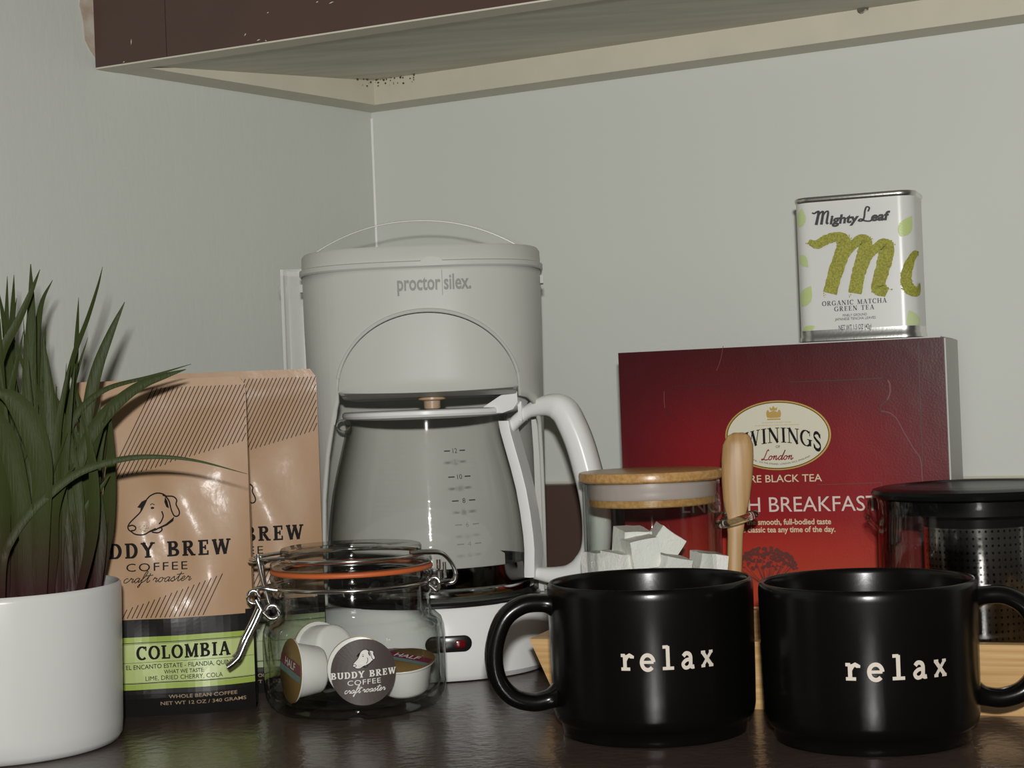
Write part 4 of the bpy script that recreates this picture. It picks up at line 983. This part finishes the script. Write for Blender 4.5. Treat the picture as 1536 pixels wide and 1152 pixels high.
# sticker
ta = CAJ + .085
def stk(e): return lambda x, z: ((.0569 + e) * math.cos(ta + x / .0568), (.0569 + e) * math.sin(ta + x / .0568), .0300 + z)
k = Ink(); n = 44
for j in range(1, 7): k.v += [(.0196 * j / 6 * math.cos(2 * PI * i / n), .0196 * j / 6 * math.sin(2 * PI * i / n)) for i in range(n)]
k.v.append((0, 0)); k.f = [[j * n + i, j * n + (i + 1) % n, (j + 1) * n + (i + 1) % n, (j + 1) * n + i] for j in range(5) for i in range(n)] + [[6 * n, i, (i + 1) % n] for i in range(n)]
st_ = k.emit('sticker', stk(.0002), 'sticker', jar, 'round dark brown sticker')
Ink().add(DOGFILL, 0, .0078, .0135, .04).emit('dog_emblem', stk(.0004), 'white_ink', st_, 'white dog head emblem')
Ink().add(DOG, 0, .0078, .0135, .04).emit('emblem_lines', stk(.0006), 'ink', st_)
serif('BUDDY BREW', .0038, SLAB, .10, sx=1.03).emit('sticker_lettering', lambda x, z: stk(.0004)(x, z - .0030 + x * .035), 'white_ink', st_)
inter('COFFEE', .0029, .0, sx=1.25, gap=1.12).emit('sticker_lettering', lambda x, z: stk(.0004)(x, z - .0072 + x * .035), 'white_ink', st_)
script('craft roaster', .0046, .085).emit('sticker_lettering', lambda x, z: stk(.0004)(x, z - .0118 + x * .035), 'white_ink', st_)

# ------------------------------------------------------------------ creamer cups in the jar
def creamer(label, loc, d, spin=0.0):
    r = thing('creamer_cup', label, 'creamer', loc, 0, 'creamer cups in the clip-top jar')
    q = V((0, 0, 1)).rotation_difference(V(d).normalized()); r.rotation_mode = 'QUATERNION'
    from mathutils import Quaternion
    r.rotation_quaternion = q @ Quaternion((0, 0, 1), spin)
    r.scale = (1.02, 1.02, 1.02)
    build('cup', lathe(B(), [(0, -.0100), (.0100, -.0104), (.0128, -.0098), (.0140, -.0080), (.0166, .0062), (.0168, .0078), (.0190, .0082), (.0192, .0088), (.0190, .0092), (0, .0092)], 40), 'cup', r, 50)
    bm = lathe(B(), [(0, .0100), (.0188, .0098), (.0194, .0094), (.0188, .0092), (0, .0092)], 40); lid = build('foil_lid', bm, 'foil', r, 50, 'bronze printed foil lid')
    def clip_band(y0, y1):
        k = Ink(); nn = 12
        for i in range(nn + 1):
            t = -1 + 2 * i / nn
            for y in (y0, y1): k.v.append((t * math.sqrt(max(0, .0186 ** 2 - y * y)), y))
        k.f = [[2 * i, 2 * i + 2, 2 * i + 3, 2 * i + 1] for i in range(nn)]; return k
    top = lambda e: (lambda x, y: (x, y, .0100 + e - (x * x + y * y) * .5))
    clip_band(.0010, .0075).emit('lid_stripe', top(.0002), 'purple', lid)
    clip_band(-.0030, .0010).emit('lid_stripe', top(.0002), 'teal', lid)
    inter('HALF', .0045, .02, sx=1.2).emit('lid_lettering', lambda x, y: top(.0004)(x, y + .0022), 'white_ink', lid)
    return r
creamer('creamer cup lying on its side at the left, foil lid turned outward', J(-.0255, .0150, .0262) [:2] + (.0264,), V(f_ * .62 - rt * .78 + V((0, 0, .10))), 1.05) if False else None
def cr(label, u, f, z, d, spin): 
    p = jc + V(J(u, f, z)); dd = rt * d[0] + f_ * d[1] + V((0, 0, d[2])); creamer(label, tuple(p), dd, spin)
cr('creamer cup lying at the left of the jar with its bronze lid facing out', -.0305, .0080, .0255, (-.92, .36, .06), 5.04)
cr('creamer cup lying behind the dark sticker with its white bottom to the front', .0020, .0360, .0272, (.05, -1, .04), 0)
cr('creamer cup standing at the right of the jar with its lid tilted forward', .0300, .0130, .0200, (-.06, .22, 1), -.6)
cr('creamer cup lying on top at the back left of the jar', -.0170, -.0240, .0330, (-.5, -.75, -.25), .5)
cr('creamer cup standing upright at the back right of the jar', .0190, -.0285, .0180, (0, .0, 1), .9)

# ================================================================== BAMBOO TRAY
ta_ = V((.1386, .9793, 0)); td = V((.9394, -.3428, 0)).normalized(); tn = V((-td.y, td.x, 0))     # tn points to the back
tl0 = (onz(838, 1056, 0) - ta_).dot(td); TLEN = .355; TDEP = .136
c_ = ta_ + td * (tl0 + TLEN / 2) + tn * (TDEP / 2)
tray = thing('serving_tray', 'light bamboo tray with flared sides behind the two mugs', 'tray', tuple(c_), math.atan2(td.y, td.x))
def trr(hx, hy, z): return [(-hx, -hy, z), (hx, -hy, z), (hx, hy, z), (-hx, hy, z)]
hx, hy, fl = TLEN / 2, TDEP / 2, .0155
def side(name, A, D): 
    bm = loft(B(), [A, D]); bevel(bm, .0008, 2); build(name, bm, 'tray', tray, 30)
HT = .0405; tk = .009
# four flared walls: bottom outer, bottom inner, top inner, top outer
side('tray_side', [(-hx, -hy, 0), (-hx + tk, -hy + tk, 0), (-hx - fl + tk, -hy - .006 + tk, HT), (-hx - fl, -hy - .006, HT)], [(-hx, hy, 0), (-hx + tk, hy - tk, 0), (-hx - fl + tk, hy + .004 - tk, HT), (-hx - fl, hy + .004, HT)])
side('tray_side', [(hx, -hy, 0), (hx - tk, -hy + tk, 0), (hx + fl - tk, -hy - .006 + tk, HT), (hx + fl, -hy - .006, HT)], [(hx, hy, 0), (hx - tk, hy - tk, 0), (hx + fl - tk, hy + .004 - tk, HT), (hx + fl, hy + .004, HT)])
side('tray_front', [(-hx, -hy, 0), (-hx + tk, -hy + tk, 0), (-hx - fl + tk, -hy - .006 + tk, HT), (-hx - fl, -hy - .006, HT)], [(hx, -hy, 0), (hx - tk, -hy + tk, 0), (hx + fl - tk, -hy - .006 + tk, HT), (hx + fl, -hy - .006, HT)])
side('tray_back', [(-hx, hy, 0), (-hx + tk, hy - tk, 0), (-hx - fl + tk, hy + .004 - tk, HT), (-hx - fl, hy + .004, HT)], [(hx, hy, 0), (hx - tk, hy - tk, 0), (hx + fl - tk, hy + .004 - tk, HT), (hx + fl, hy + .004, HT)])
bm = boxm(B(), (-hx + tk * .8, -hy + tk * .8, .0006), (hx - tk * .8, hy - tk * .8, .006)); build('tray_bottom', bm, 'tray', tray, 30)
TF = .0061

# ================================================================== SUGAR JAR
sj = at(976, 720, 1.062); sj.z = TF
sja = thing('sugar_jar', 'clear glass sugar jar with bamboo lid and side loop, standing in the tray', 'jar', tuple(sj))
SH = .1325 - TF
build('glass_body', lathe(B(), [(0, .0002), (.038, .0), (.0420, .001), (.0437, .004), (.0439, SH - .003), (.0441, SH - .001), (.0434, SH), (.0422, SH - .001), (.0420, .007), (.040, .005), (0, .005)], 80), 'glass', sja, 50)
build('lid', lathe(B(), [(0, SH + .0002), (.0446, SH + .0002), (.0457, SH + .0012), (.0459, SH + .0045), (.0453, SH + .0062), (.0440, SH + .0066), (0, SH + .0066)], 80), 'bamboo_s', sja, 40, 'bamboo disc lid')
build('lid_seal', lathe(B(), [(0, SH - .0105), (.0408, SH - .0105), (.0414, SH - .0090), (.0410, SH - .0070), (.0414, SH - .0050), (.0412, SH + .0001), (0, SH + .0001)], 80), 'seal', sja, 40, 'frosted silicone seal')
build('lid_plug', lathe(B(), [(0, SH - .0152), (.0398, SH - .0152), (.0405, SH - .0145), (.0405, SH - .0106), (0, SH - .0106)], 80), 'bamboo_s', sja, 40)
sf = V((-sj.x, -sj.y, 0)).normalized(); sr_ = V((-sf.y, sf.x, 0))
def SJ(u, f, z): p = sr_ * u + sf * f; return (p.x, p.y, z)
lz = .107 - TF
lpn = [SJ(.0430 + .0100 + .0110 * math.cos(t), .0170 + .0085 * math.sin(t), lz + .0030 * math.cos(t)) for t in [2 * PI * i / 30 for i in range(30)]]
build('spoon_loop', tube(B(), lpn, .0026, 10, closed=True), 'glass_k', sja, 60, 'clear glass loop')
build('loop_foot', lathe(B(), [(0, 0), (.0035, 0), (.0045, .004), (.003, .009), (0, .010)], 14, SJ(.0440, .0130, lz - .005)), 'glass_k', sja, 60)
# spoon through the loop
sp0 = V(sj) + V(SJ(.0475, .0165, 0)); 
spn = thing('spoon', 'bamboo scoop spoon held upright in the glass loop of the sugar jar', 'spoon', (sp0.x, sp0.y, .0415 + .0), math.atan2(sr_.y, sr_.x))
stn = [(.0, .0038, .0022), (.004, .0044, .0026), (.030, .0046, .0028), (.056, .0048, .0028), (.068, .0062, .0030), (.078, .0084, .0034), (.090, .0096, .0040), (.104, .0100, .0042), (.112, .0095, .0038), (.1175, .0070, .0030), (.1195, .0030, .0016)]
ZS = 1.0
rings = []
for z, a, t in stn:
    ring_ = []
    for k_ in range(20):
        an = 2 * PI * k_ / 20; cx_ = math.copysign(abs(math.cos(an)) ** .8, math.cos(an)) * a; cy_ = math.sin(an) * t
        if z > .07 and math.sin(an) > 0: cy_ -= .0038 * (1 - (cx_ / a) ** 2) * min(1, (z - .07) / .012) * (1 if z < .112 else .3)
        ring_.append((cx_ + .0085 * (z / .1195), cy_ + .006 * (z / .12), z * ZS))
    rings.append(ring_)
build('spoon_body', loft(B(), rings), 'bamboo_z', spn, 50)

# ------------------------------------------------------------------ sugar cubes
def cube_bm(s):
    bm = boxm(B(), (-s[0] / 2, -s[1] / 2, -s[2] / 2), (s[0] / 2, s[1] / 2, s[2] / 2)); bevel(bm, .0012, 2)
    bmesh.ops.subdivide_edges(bm, edges=[e for e in bm.edges if e.calc_length() > .006], cuts=3, use_grid_fill=True)
    for v in bm.verts: v.co += V((random.gauss(0, 1), random.gauss(0, 1), random.gauss(0, 1))) * .00022
    return bm
random.seed(5)
def sugar(label, loc, rot, s=(.0185, .0185, .0185)):
    o = build('sugar_cube', cube_bm(s), 'sugar', None, 40); o.location = loc; o.rotation_euler = rot
    tag(o, label, 'sugar cube', 'sugar cubes in the glass jar'); return o
def SW(px_, py_, f): # a spot inside the jar, f = forward of its axis
    u = (px_ - 976) * 1.05 / 2500; z = at(px_, py_, sj.y - f).z; p = sj + sr_ * u + sf * f; return (p.x, p.y, z)
top_cubes = [
    ('white sugar cube on top of the heap at the left, one rounded corner up', 944, 815, .010, (.15, .05, .35)),
    ('tilted white sugar cube leaning on one corner at the top of the heap', 991, 815, -.004, (.1, .62, .2)),
    ('white sugar cube in front of the two topmost cubes', 958, 829, .0265, (.05, -.12, .25)),
    ('white sugar cube against the left wall of the jar', 898, 850, .010, (.0, .0, .5)),
    ('white sugar cube at the front left with a crumbled face', 926, 852, .0265, (.1, .1, .7)),
    ('white sugar cube low at the front middle under the tilted one', 1000, 856, .0265, (.1, .2, .4)),
    ('white sugar cube lying alone against the right wall of the jar', 1056, 851, .012, (.05, .15, .3)),
    ('white sugar cube hidden between the tilted cube and the right one', 1024, 868, .0, (.1, .3, .1))]
for lb, x, y, f, rt_ in top_cubes: sugar(lb, SW(x, y, f), rt_)
for lay_ in range(3):
    zc = TF + .0052 + .0098 + lay_ * .0200
    for i in range(5):
        a = 2 * PI * i / 5 + lay_ * .5
        p = sj + V((math.cos(a) * .0262, math.sin(a) * .0262, 0)); sugar('white sugar cube buried in the lower layers of the glass jar', (p.x, p.y, zc), (0, 0, a), (.0175, .0175, .0185))
    sugar('white sugar cube buried in the lower layers of the glass jar', (sj.x, sj.y, zc), (0, 0, .3), (.0165, .0165, .0185))

# ================================================================== TEA BOX
YW = math.radians(-21); FRp = at(1419, 600, 1.080); FRp.z = 0
bd = V((math.cos(YW), math.sin(YW), 0)); bn = V((-bd.y, bd.x, 0))        # along the front, and to the back
FL = onpl(930, 600, FRp, bn); FL.z = 0
BWX = (FRp - FL).length; BHT = onpl(927, 529.5, FRp, bn).z; BDP = .076
bc = (FRp + FL) / 2
tbx = thing('tea_box', 'large crimson card tea box standing behind the tray', 'box', tuple(bc), YW)
bm = boxm(B(), (-BWX / 2, 0, 0.0002), (BWX / 2, BDP, BHT)); bevel(bm, .0012, 2); build('carton', bm, 'boxred', tbx, 40)
bm = boxm(B(), (BWX / 2, .0035, .002), (BWX / 2 + .0009, BDP - .001, BHT - .0005)); build('side_panel', bm, 'boxside', tbx, 0, 'plain grey card side')
bm = boxm(B(), (-BWX / 2 + .055, .001, BHT), (BWX / 2 - .002, BDP - .002, BHT + .0008)); build('top_flap', bm, 'boxside', tbx, 0, 'pale glued top flap')
def bx2(x, y): p = onpl(x, y, FRp, bn) - bc; return (p.dot(bd), p.z)
def bfl(e): return lambda x, z: (x, -e, z)
SCL = (bx2(1200, 700)[0] - bx2(1100, 700)[0]) / 100
ocx, ocz = bx2(1166.5, 653)
tilt = 0.0
Ink().ellipse(ocx, ocz, 79 * SCL, 51.5 * SCL, 64).emit('emblem_rim', bfl(.0004), 'gold', tbx, 'gold rim of the oval emblem')
ov = Ink().ellipse(ocx, ocz, 75 * SCL, 48 * SCL, 64).emit('emblem_oval', bfl(.0006), 'ovalcream', tbx, 'cream oval emblem')
rimk = Ink(); rimk.ribbon([(ocx + 76 * SCL * math.cos(t), ocz + 49 * SCL * math.sin(t)) for t in [2 * PI * i / 64 for i in range(65)]], .0004); rimk.emit('emblem_line', bfl(.0007), 'ink', ov)
# crest: crown over a shield between supporters
k = Ink(); s = SCL
k.poly([(-7 * s, -6 * s), (7 * s, -6 * s), (7 * s, 2 * s), (0, 5 * s), (-7 * s, 2 * s)]); k.ellipse(-8.5 * s, 0, 2.6 * s, 6 * s, 10).ellipse(8.5 * s, 0, 2.6 * s, 6 * s, 10)
k.poly([(-5 * s, 5 * s), (5 * s, 5 * s), (6 * s, 10 * s), (2.5 * s, 8 * s), (0, 12 * s), (-2.5 * s, 8 * s), (-6 * s, 10 * s)]).ribbon([(-10 * s, -8 * s), (10 * s, -8 * s)], 2 * s)
Ink().add(k, ocx - .002, ocz + 32 * SCL).emit('crest', bfl(.0008), 'gold', ov, 'small gold crest')
k = Ink()
inter_ = inter('BY APPOINTMENT TO HER MAJESTY THE QUEEN', 1.5 * SCL, 0); k.add(inter_, ocx, ocz + 18.5 * SCL, sx=.9)
k.add(inter('TEA AND COFFEE MERCHANTS R. TWINING AND COMPANY LIMITED LONDON', 1.4 * SCL, 0), ocx, ocz + 14.5 * SCL, sx=.9)
k.emit('warrant_lettering', bfl(.0008), 'gold', ov)
tw = serif('TWININGS', 22 * SCL, ROMAN, .02, sx=.78)
wtw = max(abs(v[0]) for v in tw.v)
tw.v = [(x * (64.5 * SCL / wtw), y * (1 + .16 * (abs(x) / wtw) ** 2) - 15.0 * SCL * (x / wtw) ** 2) for x, y in tw.v]
Ink().add(tw, ocx, ocz - 10.5 * SCL).emit('brand_lettering', bfl(.0009), 'ink', ov)
inter('OF', 3.6 * SCL, .0).emit('brand_lettering', lambda x, z: bfl(.0009)(x + ocx, z + ocz - 18.5 * SCL), 'ink', ov)
script('London', 15 * SCL, .10, .3).emit('city_lettering', lambda x, z: bfl(.0009)(x + ocx - 2 * SCL, z + ocz - 36 * SCL), 'redtext', ov, 'red script lettering')
k = inter('EST. 1706 - 216 THE STRAND, LONDON WC2, ENGLAND', 2.4 * SCL, .0)
wk = max(abs(v[0]) for v in k.v); k.v = [(x * 47 * SCL / wk, y + 11 * SCL * (x / wk) ** 2) for x, y in k.v]
k.emit('address_lettering', lambda x, z: bfl(.0009)(x + ocx, z + ocz - 43.5 * SCL), 'ink', ov)
bz = lambda x, y: bx2(x, y)
def onbox(k, x, y, m, name, width=None, dx=0):
    a, b = bx2(x, y)
    if width:
        wk = max(v[0] for v in k.v) - min(v[0] for v in k.v); f = width * SCL / wk; k.v = [(u * f, v) for u, v in k.v]
    return k.emit(name, lambda u, v: bfl(.0005)(u + a, v + b), m, tbx)
onbox(inter('PURE BLACK TEA', 10.5 * SCL, .008), 1169, 723, 'creamtext', 'tea_lettering', 127)
onbox(inter('ENGLISH BREAKFAST', 21.5 * SCL, .0), 1168, 767.5, 'pinktext', 'blend_lettering', 293)
onbox(inter('Enjoy the smooth, full-bodied taste', 8.0 * SCL, .025, 'R'), 1247, 786, 'creamtext', 'taste_lettering', 152)
onbox(inter('of this classic tea any time of the day.', 8.0 * SCL, .025, 'R'), 1253.5, 797.5, 'creamtext', 'taste_lettering', 160)
# acacia at sunset
k = Ink(); random.seed(9); tx, tz = bx2(1150, 852)
for i in range(290):
    t = random.uniform(-1, 1); h = math.sqrt(max(0, 1 - t * t)); r_ = random.uniform(1.0, 3.6) * SCL
    k.ellipse(tx + t * 46 * SCL, tz + (random.random() ** .6 * 31 * h - 3 + 3 * random.random()) * SCL, r_, r_ * .8, 6)
for i in range(26):
    t = random.uniform(-1, 1); k.ribbon([(tx, tz - 44 * SCL), (tx + t * 12 * SCL, tz - 22 * SCL), (tx + t * 40 * SCL, tz + random.uniform(-8, 12) * SCL)], [1.6 * SCL, 1.1 * SCL, .6 * SCL])
k.ribbon([(tx + 2 * SCL, tz - 75 * SCL), (tx, tz - 45 * SCL)], 5 * SCL)
k.emit('tree_print', bfl(.0005), 'tree', tbx, 'dark tree silhouette')
grid_ink(-BWX / 2 + .004, BWX / 2 - .004, bx2(1138, 950)[1], bx2(1138, 910)[1], 1, 1).emit('bottom_band', bfl(.0005), 'creamtext', tbx, 'tan printed band')
# perforated opening: creases standing a hair proud of the card
def crease(pts, m='crease', wd=1.1): 
    P = catmull([V((*bx2(x, y), 0)) for x, y in pts], 5); k = Ink(); k.ribbon([(p.x, p.y) for p in P], wd * SCL)
    return k.emit('crease', bfl(.0004), m, tbx)
crease([(996.5, 587), (996.5, 600), (997.5, 612)]); crease([(997, 614), (1004, 622), (1013, 628)], 'creased')
crease([(1085, 519), (1081, 540), (1075, 556)], 'crease', .8)
crease([(1185, 573), (1230, 571.5), (1280, 569.5), (1324, 567)], 'creased', 1.3)
crease([(1332, 570), (1335, 577), (1335, 590), (1331, 600)], 'crease', 2.2); crease([(1331, 600), (1322, 609), (1322, 618), (1332, 620)], 'creased', 1.2)
crease([(1320, 616), (1334, 619), (1345, 628), (1356, 648), (1370, 672), (1381, 690), (1384, 726)], 'crease', 1.4)
crease([(1378, 512), (1379, 560), (1382, 640), (1384, 700)], 'creased', 1.0)
crease([(1226, 727), (1280, 725.5), (1322, 723.5)], 'crease', .8); crease([(1322.5, 724), (1323, 740), (1323, 760)], 'crease', .8)
crease([(1006, 580), (1040, 578), (1080, 577)], 'creased', .8)

# ================================================================== TEA TIN
TW, TD, TH, TR = .0795, .048, .0970, .011
tyw = math.radians(-21.5)
tp0 = onpl(1286, 505, FRp, bn); tdn = V((math.cos(tyw), math.sin(tyw), 0)); tb_ = V((-tdn.y, tdn.x, 0))
tc_ = V((tp0.x, tp0.y, 0)) + tb_ * (TD / 2 + .0022)
tin = thing('tea_tin', 'white rounded tea tin with green brush letters on top of the crimson box', 'tin', (tc_.x, tc_.y, BHT + .0009), tyw)
def tring(e, z): return [(x, y, z) for x, y in rrect(TW / 2 + e, TD / 2 + e, TR + e, 8)]
build('can', loft(B(), [tring(-.0002, .0040), tring(-.0002, TH - .0030)]), 'tinwhite', tin, 40)
build('bottom_rim', loft(B(), [tring(-.0015, 0), tring(.0004, .0006), tring(.0004, .0028), tring(-.0001, .0038), tring(-.0001, .0078), tring(-.0004, .0080)]), 'tinmetal', tin, 40, 'bare metal foot')
build('lid_rim', loft(B(), [tring(-.0004, TH - .0040), tring(.0001, TH - .0036), tring(.0006, TH - .0030), tring(.0008, TH - .0012), tring(.0002, TH - .0002), tring(-.001, TH), tring(-.002, TH - .001)]), 'tinmetal', tin, 40, 'bare metal rim')
per = rrect(TW / 2, TD / 2, TR, 16)
# walk the outline from the front-face centre: x along the wrap
flat_h = TW / 2 - TR
def tinfn(e):
    def f(x, z):
        s = abs(x); sg = 1 if x >= 0 else -1
        if s <= flat_h: return (x, -TD / 2 - e, z)
        q = s - flat_h; L_ = PI / 2 * TR
        if q <= L_: 
            a = q / TR; return (sg * (flat_h + (TR + e) * math.sin(a)), -TD / 2 + TR - (TR + e) * math.cos(a), z)
        return (sg * (TW / 2 + e), -TD / 2 + TR + (q - L_), z)
    return f
# sizes on the tin: pixel of the photograph -> wrap coordinate
TS = 1.10 / 2500; tmx, tmy = 1283, 400
def tpx(x, y): return ((x - tmx - (y - tmy) * .045) * TS * 1.015, (508 - .058 * (x - 1203) * 1.0 - y) * TS)
def tint(k, x, y, m, name, lab=None, width=None, sub=0):
    a, b = tpx(x, y)
    if width:
        wk = max(v[0] for v in k.v) - min(v[0] for v in k.v); f = width * TS / wk; k.v = [(u * f, v) for u, v in k.v]
    return k.emit(name, lambda u, v: tinfn(.0004)(u + a, v + b), m, tin, lab)
# bold script brand, drawn with strokes
def pen(pts, w0, w1=None):
    P = catmull([V((x, y, 0)) for x, y in pts], 6); n = len(P); k = Ink(); k.ribbon([(p.x, p.y) for p in P], [w0 + ((w1 or w0) - w0) * i / (n - 1) for i in range(n)]); return k
bk = Ink()
for pts, a, b in (([(.0, .95), (.12, .88), (.3, 1.0), (.36, .9), (.2, .0)], .10, .17), ([(.22, .3), (.4, .8), (.56, .98), (.6, .85), (.48, .0)], .08, .16), ([(.5, .3), (.66, .8), (.82, .98), (.88, .85), (.78, .15), (.86, .02)], .08, .15)): bk.add(pen(pts, a, b))
b2_ = inter('ighty', .62, .045, 'L', .86, .18); bk.add(b2_, .93, 0)
xL = .93 + max(v[0] for v in b2_.v) + .06
for pts, a, b in (([(.42, .72), (.5, .98), (.36, 1.08), (.26, .8), (.2, .3), (.08, .06), (-.1, .08), (.02, .2), (.24, .04), (.5, .0), (.62, .1)], .1, .12),): bk.add(pen(pts, a, b), xL, 0)
b3_ = inter('eaf', .62, .045, 'L', .86, .18); bk.add(b3_, xL + .56, 0)
wk = max(v[0] for v in bk.v); bk.v = [(x - wk / 2, y) for x, y in bk.v]
f_s = 117 * TS / wk; bk.v = [(x * f_s, y * 20 * TS) for x, y in bk.v]
tint(bk, 1277, 326.5, 'charcoal', 'brand_lettering')
def brush(pts, wds, jag=.9, seed=1):
    random.seed(seed); P = catmull([V((x, y, 0)) for x, y in pts], 9); n = len(P); m_ = len(wds) - 1; W_ = []
    for i in range(n):
        t = i / (n - 1) * m_; a = int(min(m_ - 1, t)); W_.append((wds[a] + (wds[a + 1] - wds[a]) * (t - a)) * random.uniform(.93, 1.07))
    k = Ink(); k.ribbon([(p.x, p.y) for p in P], W_)
    for i in range(n):
        for q in range(3):
            o_ = random.choice((-1, 1)) * W_[i] * random.uniform(.46, .60); r_ = random.uniform(.25, .6) * TS * 2
            k.ellipse(P[i].x + random.gauss(0, 1) * TS + o_ * .8, P[i].y + o_ * .5, r_, r_, 5)
    return k
def T_(pts): return [tpx(x, y) for x, y in pts]
w_ = lambda *a: [x * TS for x in a]
bm_ = Ink()
bm_.add(brush(T_([(1214, 354), (1226, 359), (1240, 352), (1256, 348), (1266, 354), (1264, 372), (1254, 402), (1246, 433)]), w_(6, 14, 15, 15, 20, 22, 22, 21), seed=1))
bm_.add(brush(T_([(1264, 386), (1276, 366), (1290, 353), (1298, 358), (1296, 378), (1288, 404), (1283, 433)]), w_(8, 12, 16, 21, 22, 20, 20), seed=2))
bm_.add(brush(T_([(1299, 386), (1310, 370), (1322, 360), (1329, 366), (1325, 390), (1318, 416), (1318, 426), (1330, 432)]), w_(8, 12, 16, 22, 22, 20, 20, 14), seed=3))
bm_.emit('brush_lettering', lambda x, z: tinfn(.0007)(x, z), 'matcha', tin, 'olive green brush letter')
k = brush(T_([(1381, 372), (1369, 376), (1360, 394), (1357, 414), (1364, 428), (1377, 429), (1386, 418)]), w_(6, 12, 15, 16, 16, 14, 10), seed=4); k.emit('brush_lettering', lambda x, z: tinfn(.0007)(x, z), 'matcha', tin)
tint(serif('ORGANIC MATCHA', 7.0 * TS, ROMAN, .10), 1282, 449.5, 'charcoal', 'tea_lettering', None, 97)
tint(serif('GREEN TEA', 7.0 * TS, ROMAN, .12), 1282, 458.5, 'charcoal', 'tea_lettering', None, 60)
tint(inter('FINELY GROUND', 3.6 * TS, .0), 1283, 467.0, 'charcoal', 'note_lettering', None, 36)
tint(inter('JAPANESE TENCHA LEAVES', 3.8 * TS, .0), 1283.5, 472.5, 'charcoal', 'note_lettering', None, 61)
tint(inter('NET WT 1.5 OZ (42g)', 7.2 * TS, .004), 1283.5, 487.0, 'charcoal', 'weight_lettering', None, 49)
def leafk(cx, cy, L_, a, wd): 
    k = Ink(); n = 9; c, s_ = math.cos(a), math.sin(a); q = []
    for i in range(n + 1): t = i / n; q.append((t - .5, wd * math.sin(PI * t ** .8)))
    pts = q + [(x, -y) for x, y in q[::-1][1:-1]]
    m_ = 8; vv = [(x, y * (1 - 2 * j / m_)) for x, y in q for j in range(m_ + 1)]
    k.v = [(cx + L_ * (x * c - y * s_), cy + L_ * (x * s_ + y * c)) for x, y in vv]
    k.f = [[i * (m_ + 1) + j, i * (m_ + 1) + j + 1, (i + 1) * (m_ + 1) + j + 1, (i + 1) * (m_ + 1) + j] for i in range(n) for j in range(m_)]; return k
for x, y, L_, a, wd in ((1357, 333, 36, 1.0, .30), (1200, 318, 30, 1.3, .34), (1205, 384, 26, -.9, .3), (1209, 437, 36, 1.0, .32), (1213, 489, 26, .5, .3), (1369, 474, 36, 2.0, .36)):
    a_, b_ = tpx(x, y); leafk(a_, b_, L_ * TS, a, wd).emit('leaf_print', lambda u, v: tinfn(.0003)(u, max(.0082, v)), 'leafprint', tin)

# ================================================================== TEAPOT
tpc = at(1466, 740, 1.000); tpt = thing('glass_teapot', 'glass infuser teapot with black lid and steel basket in the tray at the right', 'teapot', (tpc.x, tpc.y, TF))
PR = .0592
prof = [(0, .0005), (.048, 0), (.0540, .002), (.0570, .007), (.0582, .015), (PR, .035), (PR, .085), (.0588, .096), (.0582, .103), (.0586, .110), (.0592, .1125)]
bm = lathe(B(), prof + [(.0575, .1125), (.0565, .104), (.0570, .096), (PR - .002, .085), (PR - .002, .035), (.0560, .015), (.054, .006), (0, .004)], 80)
build('glass_body', bm, 'glass_t', tpt, 50)
tf_ = V((-tpc.x, -tpc.y, 0)).normalized(); tr_ = V((-tf_.y, tf_.x, 0))
def TP(u, f, z): p = tr_ * u + tf_ * f; return (p.x, p.y, z)
rings = []
for r_, u, z in ((.0120, -.0520, .0860), (.0120, -.0550, .0900), (.0118, -.0590, .0950), (.0112, -.0625, .1010), (.0105, -.0645, .1070), (.0100, -.0645, .1118)):
    rings.append([TP(u + r_ * .55 - r_ * .62 * math.cos(t), r_ * math.sin(t), z) for t in [(-PI / 2 + PI * i / 18) for i in range(19)]])
so_ = build('spout', loft(B(), rings, False, False, closed=False), 'glass_t', tpt, 60)
wl = [TP(-.0550, .0095, .0900), TP(-.0600, .0090, .0945), TP(-.0640, .0060, .0990), TP(-.0652, 0, .1020), TP(-.0640, -.0060, .0990), TP(-.0600, -.0090, .0945)]
build('spout_lip', tube(B(), [tuple(p) for p in catmull(wl, 6)], .0012, 10), 'glass_t', tpt)
build('lid', lathe(B(), [(0, .1128), (.0600, .1128), (.0618, .1138), (.0624, .1160), (.0614, .1180), (.057, .1192), (.0450, .1202), (.0435, .1193), (.0425, .1190), (.020, .1180), (0, .1178)], 80), 'blackplastic', tpt, 40, 'black plastic lid with a dished centre')
build('lid_collar', lathe(B(), [(.0560, .1128), (.0562, .104), (.0335, .1035), (.0335, .0955), (.0320, .0955), (.0320, .1128)], 64), 'blackplastic', tpt, 40)
bm = lathe(B(), [(.0325, .0960), (.0325, .0120), (.0315, .0105), (0, .0105), (0, .0115), (.0310, .0118), (.0315, .0130), (.0315, .0960)], 72)
build('infuser', bm, 'mesh', tpt, 50, 'perforated steel basket')
hp = [TP(.058, -.012, .1080), TP(.072, -.012, .1100), TP(.092, -.012, .1000), TP(.098, -.012, .075), TP(.092, -.012, .045), TP(.075, -.012, .030), TP(.0600, -.012, .032)]
build('handle', tube(B(), [tuple(p) for p in catmull(hp, 6)], .0045, 12), 'glass_k', tpt, 60)
